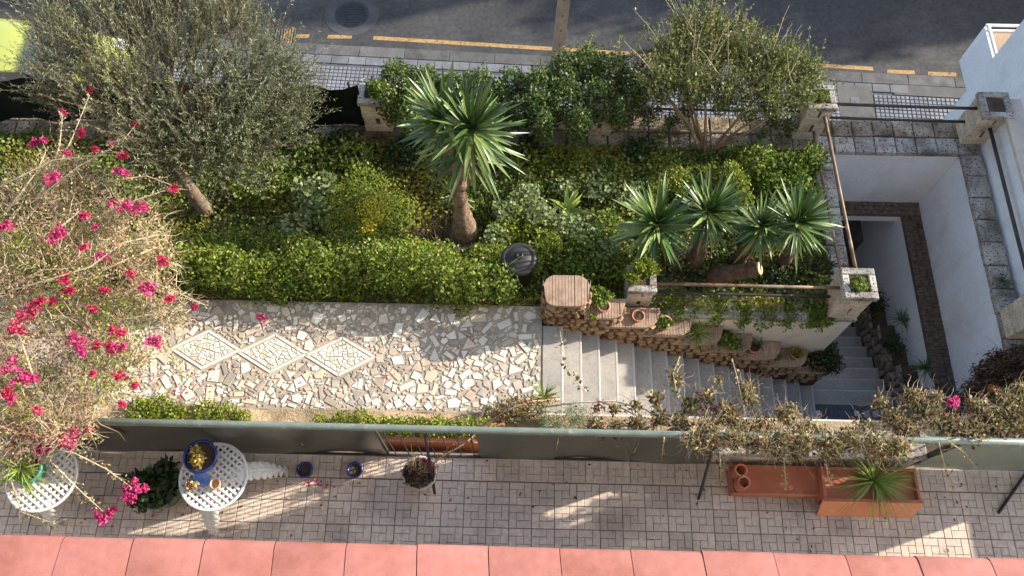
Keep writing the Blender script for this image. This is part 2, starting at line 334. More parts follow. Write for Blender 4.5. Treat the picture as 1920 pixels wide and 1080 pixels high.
class MB:
    def __init__(s): s.v, s.f = [], []
    def add(s, v, f):
        n = len(s.v); s.v += [tuple(x) for x in v]; s.f += [tuple(i + n for i in q) for q in f]
        return s
    def box(s, x0, x1, y0, y1, z0, z1, bev=0.0):
        if bev <= 0:
            v = [(x0, y0, z0), (x1, y0, z0), (x1, y1, z0), (x0, y1, z0), (x0, y0, z1), (x1, y0, z1), (x1, y1, z1), (x0, y1, z1)]
            f = [(0, 3, 2, 1), (4, 5, 6, 7), (0, 1, 5, 4), (1, 2, 6, 5), (2, 3, 7, 6), (3, 0, 4, 7)]
        else:
            b = bev
            v = [(x0, y0, z0), (x1, y0, z0), (x1, y1, z0), (x0, y1, z0), (x0, y0, z1 - b), (x1, y0, z1 - b), (x1, y1, z1 - b), (x0, y1, z1 - b),
                 (x0 + b, y0 + b, z1), (x1 - b, y0 + b, z1), (x1 - b, y1 - b, z1), (x0 + b, y1 - b, z1)]
            f = [(0, 3, 2, 1), (8, 9, 10, 11), (0, 1, 5, 4), (1, 2, 6, 5), (2, 3, 7, 6), (3, 0, 4, 7), (4, 5, 9, 8), (5, 6, 10, 9), (6, 7, 11, 10), (7, 4, 8, 11)]
        return s.add(v, f)
    def prism(s, poly, z0, z1, bev=0.0):
        n = len(poly)
        if bev > 0:
            cx = sum(p[0] for p in poly) / n; cy = sum(p[1] for p in poly) / n
            top = []
            for x, y in poly:
                d = math.hypot(x - cx, y - cy) or 1
                k = max(0.2, 1 - bev / d)
                top.append((cx + (x - cx) * k, cy + (y - cy) * k))
            v = [(x, y, z0) for x, y in poly] + [(x, y, z1 - bev * 0.7) for x, y in poly] + [(x, y, z1) for x, y in top]
            f = [tuple(range(2 * n, 3 * n))]
            for i in range(n):
                j = (i + 1) % n
                f += [(i, j, n + j, n + i), (n + i, n + j, 2 * n + j, 2 * n + i)]
        else:
            v = [(x, y, z0) for x, y in poly] + [(x, y, z1) for x, y in poly]
            f = [tuple(range(n, 2 * n)), tuple(range(n - 1, -1, -1))]
            for i in range(n):
                j = (i + 1) % n
                f.append((i, j, n + j, n + i))
        return s.add(v, f)
    def lathe(s, c, prof, n=24):
        """prof: list of (radius, z); closed where the radius is 0"""
        v, f = [], []
        for r, z in prof:
            for i in range(n):
                a = 2 * math.pi * i / n
                v.append((c[0] + r * math.cos(a), c[1] + r * math.sin(a), c[2] + z))
        for k in range(len(prof) - 1):
            for i in range(n):
                j = (i + 1) % n
                f.append((k * n + i, k * n + j, (k + 1) * n + j, (k + 1) * n + i))
        return s.add(v, f)
    def tube(s, pts, radii, n=6, cap=True):
        pts = [Vector(p) for p in pts]
        if not isinstance(radii, (list, tuple)): radii = [radii] * len(pts)
        v, f = [], []
        up = Vector((0.13, 0.31, 0.94))
        for i, p in enumerate(pts):
            d = (pts[min(i + 1, len(pts) - 1)] - pts[max(i - 1, 0)])
            d = d.normalized() if d.length > 1e-9 else Vector((0, 0, 1))
            a = d.cross(up)
            if a.length < 1e-3: a = d.cross(Vector((1, 0, 0)))
            a.normalize(); b = d.cross(a)
            for k in range(n):
                t = 2 * math.pi * k / n
                v.append(p + (a * math.cos(t) + b * math.sin(t)) * radii[i])
        for i in range(len(pts) - 1):
            for k in range(n):
                j = (k + 1) % n
                f.append((i * n + k, i * n + j, (i + 1) * n + j, (i + 1) * n + k))
        if cap:
            f.append(tuple(range(n - 1, -1, -1)))
            f.append(tuple(range((len(pts) - 1) * n, len(pts) * n)))
        return s.add(v, f)
    def build(s, name, m, parent=None, smooth=False):
        return mesh(name, s.v, s.f, m, parent, smooth)
    def data(s, name, m, smooth=False):
        return rawmesh(name, s.v, s.f, m, smooth)

def unit(a):
    return a / np.maximum(np.linalg.norm(a, axis=1, keepdims=True), 1e-9)
def leaf_mesh(name, P, m, parent=None, size=0.05, aspect=0.6, up=1.0, var=0.35, D=None, rnd=None, fold=0.12, kind=None):
    """one quad per leaf; 'up' > 0 lets blades face the sky, D fixes the growing direction"""
    N = len(P)
    L = size * (1 + var * (rng.random(N) * 2 - 1))[:, None]
    W = L * aspect
    if D is None:
        nrm = unit(rng.normal(size=(N, 3)) + np.array([0, 0, up]))
        d = unit(np.cross(nrm, rng.normal(size=(N, 3))))
    else:
        d = unit(D)
        nrm = rng.normal(size=(N, 3)) + np.array([0, 0, up])
        nrm = unit(nrm - d * np.sum(nrm * d, axis=1, keepdims=True))
    s = np.cross(nrm, d)
    V = np.empty((N, 4, 3))
    V[:, 0] = P
    V[:, 1] = P + d * L * 0.45 + s * W * 0.5 + nrm * W * fold
    V[:, 2] = P + d * L - nrm * L * 0.08
    V[:, 3] = P + d * L * 0.45 - s * W * 0.5 + nrm * W * fold
    F = np.arange(N * 4).reshape(N, 4)
    if rnd is None: rnd = rng.random(N)
    o = mesh(name, V.reshape(-1, 3), F, m, parent, rnd=rnd)
    if kind: o["kind"] = kind
    return o
def blob(n, lobes, shell=0.5):
    """points in a union of ellipsoids (cx,cy,cz,rx,ry,rz), pushed towards the outside"""
    w = np.array([l[3] * l[4] * l[5] for l in lobes]) ** 0.7
    k = rng.choice(len(lobes), n, p=w / w.sum())
    Lb = np.array(lobes)[k]
    d = unit(rng.normal(size=(n, 3)))
    r = (shell + (1 - shell) * rng.random(n)) ** (1 / 2.0)
    r *= 0.86 + 0.14 * np.sin(d[:, 0] * 7 + k) * np.cos(d[:, 1] * 6 + 2 * k) + 0.11 * rng.normal(size=n)
    r *= np.where(rng.random(n) < .07, 1 + .35 * rng.random(n), 1.0)
    return Lb[:, :3] + d * r[:, None] * Lb[:, 3:]
def lobes_around(c, rx, ry, rz, n, sub=0.5):
    out = []
    for i in range(n):
        a = U(0, 2 * math.pi); q = math.sqrt(random.random()) * 0.72; e = U(-0.5, 0.7)
        s = U(0.75, 1.25) * sub
        out.append((c[0] + rx * q * math.cos(a), c[1] + ry * q * math.sin(a), c[2] + rz * e * 0.6, rx * s, ry * s, rz * s))
    return out
def twig_path(p, d, length, n=4, wob=0.25, lift=0.0):
    p = Vector(p); d = Vector(d).normalized(); out = [p.copy()]
    for i in range(n):
        d = (d + Vector((U(-wob, wob), U(-wob, wob), U(-wob, wob) + lift))).normalized()
        p = p + d * (length / n); out.append(p.copy())
    return out
def rand_dir(zlo=-1, zhi=1):
    a = U(0, 2 * math.pi); z = U(zlo, zhi); r = math.sqrt(max(0, 1 - z * z))
    return Vector((r * math.cos(a), r * math.sin(a), z))

# levels
Z_PATH, Z_COPE, Z_LAND, Z_LOW, Z_ROAD, Z_PAVE = -0.6, -0.8, -3.3, -4.46, -4.2, -4.05
# ================================================================== SETTING
# ---- far ground, street
tag(MB().box(-300, 300, -300, 300, -7.2, -7.0).build('ground', M['soil']), None, kind='structure')
SY = R(-2.42)                                   # the street runs slightly skew to the house
S0 = G(640, 95, Z_PAVE)
SX, SN = Vector((math.cos(SY), math.sin(SY), 0)), Vector((-math.sin(SY), math.cos(SY), 0))
def ST(a, b, z):                                # street frame: a along the kerb, b out into the road
    p = Vector((S0.x, S0.y, 0)) + SX * a + SN * b
    return Vector((p.x, p.y, z))
def st_slab(a0, a1, b0, b1, z0, z1):
    v = [ST(a0, b0, z0), ST(a1, b0, z0), ST(a1, b1, z0), ST(a0, b1, z0), ST(a0, b0, z1), ST(a1, b0, z1), ST(a1, b1, z1), ST(a0, b1, z1)]
    return v, [(0, 3, 2, 1), (4, 5, 6, 7), (0, 1, 5, 4), (1, 2, 6, 5), (2, 3, 7, 6), (3, 0, 4, 7)]
def st_obj(name, a0, a1, b0, b1, z0, z1, m, parent=None):
    v, f = st_slab(a0, a1, b0, b1, z0, z1)
    return mesh(name, v, f, m, parent)
b = MB()                                        # road: lane strip plus the parking bay at the left
b.add(*st_slab(-70, 70, 0.16, 8.2, -4.6, Z_ROAD))
b.add(*st_slab(-70, -3.6, -4.0, 0.16, -4.6, Z_ROAD))
road = tag(b.build('road', M['asphalt']), None, kind='structure')
tag(st_obj('far_pavement', -70, 70, 8.2, 10.8, -4.6, Z_PAVE, M['concrete']), None, kind='structure')
pave = tag(st_obj('pavement', -3.6, 60, -4.0, -0.12, -4.6, Z_PAVE - 0.022, M['pave_joint']), None, kind='structure')
# kerb stones
for i in range(18):
    a = -3.6 + i * 1.0
    st_obj('kerb_stone', a + 0.006, a + 0.994, -0.115, 0.155, -4.55, Z_PAVE - 0.004 + U(-0.006, 0.004), M['kerb'], pave)
# paving slabs: one plain row by the kerb, then slabs cast as small squares
T = 0.38
sq = MB()
sq.box(0, T - 0.012, 0, T - 0.012, -0.03, -0.010)
for i in range(4):
    for j in range(4):
        x, y = i * T / 4 + 0.009, j * T / 4 + 0.009
        sq.box(x, x + T / 4 - 0.022, y, y + T / 4 - 0.022, -0.012, 0.0, 0.004)
sq_me = rawmesh('paving_slab', sq.v, sq.f, [M['pave_tile'], M['pave_joint']], fmat=[1] * 6 + [0] * (len(sq.f) - 6))
pl = MB().box(0, T - 0.014, 0.05, 0.26, -0.03, 0.0, 0.004)
pl_me = pl.data('plain_slab', M['pave_plain'])
cov_a, cov_b = (G(1603, 190, Z_PAVE) - S0).dot(SX), (G(1603, 190, Z_PAVE) - S0).dot(SN)
for i in range(46):
    a = -3.6 + i * T
    if not (12.0 < a):
        link('plain_slab', pl_me, pave, ST(a, -0.40, Z_PAVE), (0, 0, SY))
    for j in range(5):
        bb = -0.42 - (j + 1) * T
        if abs(a + T / 2 - cov_a) < 0.30 and abs(bb + T / 2 - cov_b) < 0.36: continue
        link('paving_slab', sq_me, pave, ST(a, bb, Z_PAVE + U(-0.002, 0.002)), (0, 0, SY))
st_obj('repair_patch', 12.05, 16, -0.40, -0.125, -4.2, Z_PAVE - 0.005, M['concrete'], pave)
# utility cover in the pavement
cv = root('utility_cover', ST(cov_a, cov_b, Z_PAVE), 'square concrete utility cover set in the gridded pavement', 'utility cover')
st_obj('frame', cov_a - 0.40, cov_a + 0.40, cov_b - 0.44, cov_b + 0.44, -4.2, Z_PAVE - 0.004, M['kerb'], cv)
st_obj('lid', cov_a - 0.35, cov_a + 0.35, cov_b - 0.41, cov_b + 0.41, -4.2, Z_PAVE + 0.004, M['concrete'], cv)
st_obj('handle_plate', cov_a - 0.09, cov_a + 0.09, cov_b - 0.13, cov_b + 0.1, -4.2, Z_PAVE + 0.009, M['pave_plain'], cv)
# yellow kerb line, manhole, drain
def rel(px, py):
    p = G(px, py, Z_ROAD) - S0
    return p.dot(SX), p.dot(SN)
ln = 0
for (x0, y0, x1, y1) in [(555, 68, 580, 68), (615, 69, 660, 69), (700, 71, 1637, 129), (1663, 134, 1715, 136), (1740, 138, 1793, 140), (1815, 143, 1870, 147)]:
    a0, b0 = rel(x0, y0); a1, b1 = rel(x1, y1)
    n = max(1, int((a1 - a0) / 1.2))
    v, f = [], []
    for k in range(n + 1):
        t = k / n
        aa, bm = a0 + (a1 - a0) * t, b0 + (b1 - b0) * t
        v += [ST(aa, bm - 0.052, Z_ROAD + 0.004), ST(aa, bm + 0.052, Z_ROAD + 0.004)]
    for k in range(n): f.append((2 * k, 2 * k + 2, 2 * k + 3, 2 * k + 1))
    mesh('road_marking', v, f, M['yellow_paint'], road)
p = G(660, 27, Z_ROAD)
mh = root('manhole_cover', p, 'round iron manhole cover in the asphalt road', 'manhole cover')
MB().lathe(p, [(0, 0.006), (0.62, 0.006), (0.62, -0.02)], 36).build('concrete_collar', M['asphalt_patch'], mh)
b = MB().lathe(p, [(0, 0.012), (0.36, 0.012), (0.365, 0.008), (0.39, 0.008), (0.40, 0.002)], 36)
b.build('lid', M['iron'], mh)
b = MB()
for i in range(-4, 5):
    w = math.sqrt(max(0, 0.33 ** 2 - (i * 0.075) ** 2))
    b.box(p.x - w, p.x + w, p.y + i * 0.075 - 0.014, p.y + i * 0.075 + 0.014, p.z + 0.011, p.z + 0.019)
b.build('tread_rib', M['iron'], mh)
p = G(535, 68, Z_ROAD)
dr = root('drain_grate', p, 'slotted iron street drain across the yellow kerb line', 'drain grate')
MB().box(p.x - 0.24, p.x + 0.24, p.y - 0.20, p.y + 0.20, p.z - 0.05, p.z + 0.005).build('pit', M['car_dark'], dr)
for i in range(8):
    x = p.x - 0.21 + i * 0.06
    MB().box(x - 0.014, x + 0.014, p.y - 0.2, p.y + 0.2, p.z, p.z + 0.014).build('bar', M['yellow_paint'] if i in (3, 4, 5, 6) else M['kerb'], dr)

# ---- garden, bed, terrace slabs
def sheet(name, x0, x1, y0, y1, nx, ny, zf, m, skirt=0.0):
    v, f = [], []
    for j in range(ny + 1):
        for i in range(nx + 1):
            x = x0 + (x1 - x0) * i / nx; y = y0 + (y1 - y0) * j / ny
            v.append((x, y, zf(x, y)))
    for j in range(ny):
        for i in range(nx):
            a = j * (nx + 1) + i
            f.append((a, a + 1, a + nx + 2, a + nx + 1))
    return mesh(name, v, f, m, smooth=True)
def garden_z(x, y):
    t = min(1, max(0, (y - 4.6) / 0.9))
    s = math.sin(x * 1.7 + y * 2.1) * 0.03 + math.sin(x * 4.3 - y * 3.7) * 0.02
    left = min(1, max(0, (1.6 - x) / 0.8))
    return -0.86 + s + left * (1 - t) * 0.24
tag(sheet('garden_soil', -14, 4.75, 4.66, 7.60, 120, 30, garden_z, M['soil']), None, kind='structure')
tag(sheet('planting_bed', -9, 0.36, 2.36, 3.04, 80, 8, lambda x, y: -0.585 + 0.03 * math.sin(x * 3 + y * 9) + 0.012 * math.sin(x * 11), M['dry_soil']), None, kind='structure')
tag(MB().box(-14, 0.33, 2.34, 7.58, -4.6, -0.95).build('garden_base', M['soil']), None, kind='structure')
# ---- mosaic path: grout slab, then broken tiles laid one by one
PX0, PX1, PY0, PY1 = -9.0, 0.335, 3.04, 4.66
path = tag(MB().box(PX0, PX1, PY0, PY1, -0.96, Z_PATH - 0.010).build('mosaic_path', M['grout']), None, kind='structure')
DIAM = []
for (cx, cy) in [(385, 655), (511, 662), (638, 668)]:
    c = G(cx, cy, Z_PATH)
    DIAM.append((c.x, c.y, 0.515, 0.30))
def inset(poly, d):
    n = len(poly); cx = sum(p[0] for p in poly) / n; cy = sum(p[1] for p in poly) / n
    out = []
    for x, y in poly:
        r = math.hypot(x - cx, y - cy) or 1
        k = max(0.3, 1 - d / r); out.append((cx + (x - cx) * k, cy + (y - cy) * k))
    return out
def parea(p):
    return abs(sum(p[i][0] * p[(i + 1) % len(p)][1] - p[(i + 1) % len(p)][0] * p[i][1] for i in range(len(p)))) / 2
def sat(a, b, gap):
    for P, Q in ((a, b), (b, a)):
        n = len(P)
        for i in range(n):
            ex, ey = P[(i + 1) % n][0] - P[i][0], P[(i + 1) % n][1] - P[i][1]
            l = math.hypot(ex, ey)
            nx, ny = ey / l, -ex / l
            m = max(nx * x + ny * y for x, y in P)
            if min(nx * x + ny * y for x, y in Q) > m + gap: return False
    return True
def chip_shape(s):
    k = random.random(); a = U(0, math.pi)
    if k < 0.42:
        w, h = s, s * U(0.28, 0.55); q = [(-w / 2, -h / 2), (w / 2, -h / 2), (w / 2, h / 2), (-w / 2, h / 2)]
        q = [(x + U(-.04, .04) * s, y + U(-.03, .03) * s) for x, y in q]
    elif k < 0.62:
        q = [(-s / 2, -s * U(.25, .4)), (s / 2, -s * U(.2, .4)), (U(-.2, .2) * s, s * U(.3, .45))]
    elif k < 0.85:
        q = [(-s * U(.3, .5), -s * U(.25, .45)), (s * U(.3, .5), -s * U(.25, .45)), (s * U(.2, .45), s * U(.25, .45)), (-s * U(.2, .45), s * U(.2, .45))]
    else:
        q = []
        for i in range(5):
            t = i * 2 * math.pi / 5 + U(-.25, .25); q.append((math.cos(t) * s * .5, math.sin(t) * s * .38))
    c, n = math.cos(a), math.sin(a)
    return [(x * c - y * n, x * n + y * c) for x, y in q]
cells = {}
chips = []
def try_chip(poly, gap):
    xs = [p[0] for p in poly]; ys = [p[1] for p in poly]
    if min(xs) < -5.9 or max(xs) > PX1 - 0.01 or min(ys) < PY0 + 0.02 or max(ys) > PY1 - 0.01: return False
    for (cx, cy, w, h) in DIAM:
        if any(abs(x - cx) / (w + 0.03) + abs(y - cy) / (h + 0.03) < 1 for x, y in poly + [(sum(xs) / len(xs), sum(ys) / len(ys))]): return False
    keys = [(i, j) for i in range(int(min(xs) // .2), int(max(xs) // .2) + 1) for j in range(int(min(ys) // .2), int(max(ys) // .2) + 1)]
    seen = set()
    for k in keys:
        for q in cells.get(k, ()):
            if id(q) in seen: continue
            seen.add(id(q))
            if sat(poly, q, gap): return False
    for k in keys: cells.setdefault(k, []).append(poly)
    chips.append(poly)
    return True
for (n, s0, s1) in [(260, .17, .23), (1800, .11, .16), (8500, .07, .11), (26000, .034, .07)]:
    for _ in range(n):
        s = U(s0, s1); x = U(-5.8, PX1); y = U(PY0, PY1)
        try_chip([(x + a, y + c) for a, c in chip_shape(s)], 0.0045)
chips.sort(key=lambda q: -parea(q))
def chip_mat(i, n):
    r = random.random()
    if i < n * 0.35: return ('chip_white' if r < .50 else 'chip_cream' if r < .68 else 'chip_taupe' if r < .85 else 'chip_pink' if r < .95 else 'chip_grey')
    return ('chip_white' if r < .42 else 'chip_cream' if r < .62 else 'chip_taupe' if r < .80 else 'chip_pink' if r < .93 else 'chip_grey')
rest = {}
for i, q in enumerate(chips):
    mk = chip_mat(i, len(chips))
    if sum(q[k][0] * q[(k + 1) % len(q)][1] - q[(k + 1) % len(q)][0] * q[k][1] for k in range(len(q))) < 0: q = q[::-1]
    z = Z_PATH + U(-0.002, 0.003)
    if i < 300: MB().prism(q, Z_PATH - 0.02, z, 0.004).build('mosaic_tile', M[mk], path)
    else: rest.setdefault(mk, MB()).prism(q, Z_PATH - 0.02, z, 0.003)
mats_r = list(rest)
bb, fm = MB(), []
for i, k in enumerate(mats_r):
    n0 = len(bb.f); bb.add(rest[k].v, rest[k].f); fm += [i] * (len(bb.f) - n0)
o = mesh('small_mosaic_tiles', bb.v, bb.f, [M[k] for k in mats_r], path, fmat=fm); o["kind"] = "stuff"
# three diamonds: white border strips and crazed white pieces
def split(poly, amin, out):
    if parea(poly) < amin * U(0.6, 1.6) or len(poly) < 3: out.append(poly); return
    n = len(poly); best = max(range(n), key=lambda i: math.dist(poly[i], poly[(i + 1) % n]))
    p, q = poly[best], poly[(best + 1) % n]
    t = U(.35, .65); mx, my = p[0] + (q[0] - p[0]) * t, p[1] + (q[1] - p[1]) * t
    ang = math.atan2(q[1] - p[1], q[0] - p[0]) + math.pi / 2 + U(-.45, .45)
    nx, ny = -math.sin(ang), math.cos(ang)
    A, B = [], []
    for i in range(n):
        a, c = poly[i], poly[(i + 1) % n]
        da = (a[0] - mx) * nx + (a[1] - my) * ny; dc = (c[0] - mx) * nx + (c[1] - my) * ny
        (A if da >= 0 else B).append(a)
        if da * dc < 0:
            s = da / (da - dc); x = (a[0] + (c[0] - a[0]) * s, a[1] + (c[1] - a[1]) * s); A.append(x); B.append(x)
    if len(A) < 3 or len(B) < 3: out.append(poly); return
    split(A, amin, out); split(B, amin, out)
for (cx, cy, w, h) in DIAM:
    cor = [(cx - w, cy), (cx, cy - h), (cx + w, cy), (cx, cy + h)]
    inn = [(cx + (x - cx) * .86, cy + (y - cy) * .86) for x, y in cor]
    inn2 = [(cx + (x - cx) * .82, cy + (y - cy) * .82) for x, y in cor]
    MB().prism(inn, Z_PATH - 0.02, Z_PATH - 0.007).build('diamond_grout', M['chip_grey'], path)
    for i in range(4):
        j = (i + 1) % 4
        MB().prism(inset([cor[i], cor[j], inn[j], inn[i]], 0.006), Z_PATH - 0.02, Z_PATH + 0.001, 0.003).build('border_strip', M['chip_diamond'], path)
    out = []
    split(inn2, 0.0052, out)
    for q in out:
        q = inset(q, 0.010)
        if sum(q[k][0] * q[(k + 1) % len(q)][1] - q[(k + 1) % len(q)][0] * q[k][1] for k in range(len(q))) < 0: q = q[::-1]
        MB().prism(q, Z_PATH - 0.02, Z_PATH + U(0, .003), 0.003).build('diamond_tile', M['chip_diamond'] if random.random() < .85 else M['chip_cream'], path)

# ---- flight of steps down to the landing, then the second flight under the street wall
STEP_X, STEP_T, NST = 0.335, 0.2765, 17
RISE = (Z_PATH - Z_LAND) / NST
stairs = root('staircase', (STEP_X, 3.6, Z_LAND), 'long straight flight of pale stone steps going down beside the rubble wall', 'staircase')
for i in range(NST):
    x0 = STEP_X + i * STEP_T; z = Z_PATH - 0.004 - i * RISE
    b = MB().box(x0 + 0.002, x0 + STEP_T + 0.02, 3.02, 4.36, z - 0.045, z, 0.006)
    b.box(x0 + 0.004, x0 + STEP_T - .012, 3.03, 4.36, -4.7, z - 0.046)
    s_ = b.build('step', M['step'], stairs)
    MB().box(x0 + STEP_T - .006, x0 + STEP_T + .026, 3.018, 4.362, z - 0.05, z + .003, .006).build('nosing', M['nosing'], s_)  # pale lip paints the light along the tread's front edge
    MB().box(x0 + .003, x0 + .016, 3.02, 4.36, z - 0.01, z + .002).build('joint', M['mortar_dark'], s_)  # dark strip in mortar colour paints the crease shade behind each tread
XL = STEP_X + NST * STEP_T                      # 5.04
landing = tag(MB().box(XL + 0.02, 6.80, 2.9, 4.06, -4.7, Z_LAND - 0.008).build('landing', M['pave_joint']), None, kind='structure')
for i in range(9):
    for j in range(6):
        x, y = XL + 0.12 + i * 0.165, 3.1 + j * 0.165
        if (i + j) % 2 and random.random() < .75: mk = 'chip_white'
        else: mk = random.choice(['chip_navy', 'chip_navy', 'chip_grey'])
        r = U(.055, .075) if mk == 'chip_white' else .078
        a = math.pi / 4 + U(-.2, .2)
        q = [(x + r * math.cos(a + k * math.pi / 2), y + r * math.sin(a + k * math.pi / 2)) for k in range(4)]
        MB().prism(q, Z_LAND - 0.02, Z_LAND + U(0, .003), .003).build('landing_tile', M[mk], landing)
st2 = root('lower_staircase', (5.7, 4.06, Z_LOW), 'shaded grey steps turning away towards the dark passage', 'staircase')
N2, T2 = 7, 0.262
R2 = (Z_LAND - Z_LOW) / N2
for i in range(N2 + 1):
    y0 = 4.06 + i * T2; z = Z_LAND - 0.004 - i * R2
    y1 = y0 + T2 if i < N2 else 8.10
    b = MB().box(5.0, 6.46, y0 + 0.002, y1 + (0.018 if i < N2 else 0), z - 0.045, z, 0.006)
    b.box(5.0, 6.46, y0 + 0.004, y1 - .012, -4.75, z - 0.046)
    s_ = b.build('step', M['step'], st2)
    MB().box(5.0, 6.46, y0 + .004, y0 + .016, z - 0.01, z + .002).build('joint', M['mortar_dark'], s_)  # painted crease shade at the back of the tread, in mortar colour
    if i < N2: MB().box(4.998, 6.462, y1 - .004, y1 + .024, z - 0.05, z + .003, .006).build('nosing', M['nosing'], s_)  # front lip with the edge light painted into its paler colour

# ---- retaining walls round the stairwell
gw = root('retaining_wall', (3.4, 4.65, -4.6), 'cream rendered garden retaining wall with pitted stone coping above the steps', 'wall')
MB().box(0.9, 4.965, 4.66, 5.16, -4.7, Z_COPE - 0.10).build('wall_face', M['cream_wall'], gw)
MB().box(4.68, 4.965, 5.162, 7.60, -4.7, Z_COPE - 0.10).build('side_wall', M['cream_wall'], gw)
bw = root('street_wall', (0, 7.9, -4.6), 'long street wall with two rows of pitted stone coping behind the garden', 'wall')
MB().box(-14, 4.70, 7.585, 8.17, -4.7, Z_COPE - 0.10).build('wall_core', M['cream_wall'], bw)
MB().box(4.702, 7.42, 7.60, 8.17, -2.46, Z_COPE - 0.10).build('white_wall_face', M['white_wall'], bw)
MB().box(4.967, 7.42, 7.335, 8.16, -2.66, -2.505).build('lintel', M['white_wall'], bw)
rw = root('stairwell_wall', (7.2, 5.5, -4.6), 'tall white rendered stairwell wall in shade below the neighbour', 'wall')
MB().box(7.125, 7.42, 2.4, 7.598, -2.44, Z_COPE - 0.10).build('upper_wall', M['white_wall'], rw)
MB().box(6.79, 7.42, 2.4, 7.33, -4.7, -2.506).build('lower_wall', M['white_wall'], rw)
MB().box(6.79, 7.42, 7.332, 8.15, -4.7, -2.665).build('lower_wall', M['white_wall'], rw)
MB().box(4.702, 4.963, 7.60, 8.15, -4.7, -2.665).build('passage_wall', M['white_wall'], bw)
MB().box(4.97, 6.785, 8.11, 8.165, -4.7, -2.67).build('passage_door', M['car_dark'], bw)
def stone_row(par, x0, x1, y0, y1, z, n, along='x', name='coping_stone', m='coping', th=0.10, lift=0.008):
    for i in range(n):
        j = U(.008, .016) if 'ledge' not in name else .004
        if along == 'x':
            a, c = x0 + (x1 - x0) * i / n, x0 + (x1 - x0) * (i + 1) / n
            b = MB().box(a + j, c - j * .5, y0 + U(0, .012), y1 - U(0, .012), z - th, z + U(-lift, lift), 0.014)
        else:
            a, c = y0 + (y1 - y0) * i / n, y0 + (y1 - y0) * (i + 1) / n
            b = MB().box(x0 + U(0, .012), x1 - U(0, .012), a + j, c - j * .5, z - th, z + U(-lift, lift), 0.014)
        b.build(name, M[m], par)
def bed(par, x0, x1, y0, y1, z):
    MB().box(x0, x1, y0, y1, z - 0.099, z - 0.03).build('mortar_bed', M['mortar_dark'], par)
bed(bw, -12, 7.36, 7.60, 8.15, Z_COPE); bed(gw, 1.92, 4.95, 4.68, 5.15, Z_COPE); bed(gw, 4.70, 4.95, 5.152, 7.595, Z_COPE); bed(rw, 7.10, 7.38, 2.42, 7.595, Z_COPE)
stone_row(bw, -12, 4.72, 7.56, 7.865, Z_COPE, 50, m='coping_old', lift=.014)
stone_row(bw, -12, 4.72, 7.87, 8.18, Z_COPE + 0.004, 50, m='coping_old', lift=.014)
stone_row(bw, 4.72, 7.38, 7.56, 7.865, Z_COPE, 8)
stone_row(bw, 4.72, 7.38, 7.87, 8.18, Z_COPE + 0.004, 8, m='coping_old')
stone_row(gw, 1.9, 4.985, 4.62, 4.885, Z_COPE, 9)
stone_row(gw, 1.9, 4.985, 4.89, 5.17, Z_COPE + .004, 9)
stone_row(gw, 4.67, 4.985, 5.175, 7.55, Z_COPE, 7, 'y')
stone_row(rw, 7.075, 7.41, 2.42, 7.55, Z_COPE, 13, 'y')
# brick ledge on the thicker lower wall
def ledge(par, x0, x1, y0, y1, z, along):
    bb_ = MB()
    L_, W_ = ((y1 - y0), (x1 - x0)) if along == 'y' else ((x1 - x0), (y1 - y0))
    rows = 3
    for r_ in range(rows):
        s = -U(0, .1)
        while s < L_:
            w = U(.075, .13); a0, a1 = max(0, s + .003), min(L_, s + w - .003); s += w
            if a1 - a0 < .02: continue
            c0, c1 = W_ * r_ / rows + .003, W_ * (r_ + 1) / rows - .003
            zz = z + U(-.008, .006)
            if along == 'y': bb_.box(x0 + c0, x0 + c1, y0 + a0, y0 + a1, z - .085, zz, .008)
            else: bb_.box(x0 + a0, x0 + a1, y0 + c0, y0 + c1, z - .085, zz, .008)
    o_ = bb_.build('ledge_bricks', M['ledge_brick'], par); o_['kind'] = 'stuff'
    if along == 'y': MB().box(x0 + .01, x1, y0, y1, z - .083, z - .02).build('mortar_bed', M['mortar_dark'], par)
    else: MB().box(x0, x1, y0 + .01, y1, z - .083, z - .02).build('mortar_bed', M['mortar_dark'], par)
ledge(rw, 6.785, 7.122, 3.3, 7.33, -2.42, 'y')
ledge(bw, 4.98, 7.122, 7.335, 7.597, -2.42, 'x')
# rubble kerb along the lower flight, stepping down
rk = root('rubble_planter', (6.6, 5, -4.4), 'narrow rubble stone planter stepping down along the lower flight', 'planter')
for i in range(6):
    y0, y1 = 3.75 + i * 0.47, 3.75 + (i + 1) * 0.47
    zt = -2.62 - i * 0.26
    MB().box(6.50, 6.785, y0, y1 - 0.004, -4.7, zt - 0.05).build('core', M['mortar_dark'], rk)
    MB().box(6.53, 6.78, y0 + .02, y1 - .02, zt - .05, zt - .02).build('planter_soil', M['soil'], rk)
    zz = max(Z_LOW, Z_LAND - max(0, (y0 - 4.06) / T2) * R2) - 0.1
    z = zz
    while z < zt - 0.02:
        hh = U(.12, .17); y = y0 + U(-.02, .02)
        while y < y1 - .03:
            w = U(.12, .19); y2 = min(y + w, y1)
            q = [(y + U(0, .02), z + U(0, .025)), (y2 - U(.01, .03), z + U(0, .025)), (y2 - U(0, .02), z + hh * .6), (y2 - U(.02, .05), min(zt, z + hh - U(.0, .02))), (y + U(.02, .05), min(zt, z + hh - U(0, .02))), (y + U(0, .02), z + hh * .5)]
            bbx = MB().prism(q, 0, U(.03, .06), .012)
            mesh('rubble_stone', [(6.505 - c[2], c[0], c[1]) for c in bbx.v], [f[::-1] for f in bbx.f], M['rock'], rk)
            y = y2
        z += hh

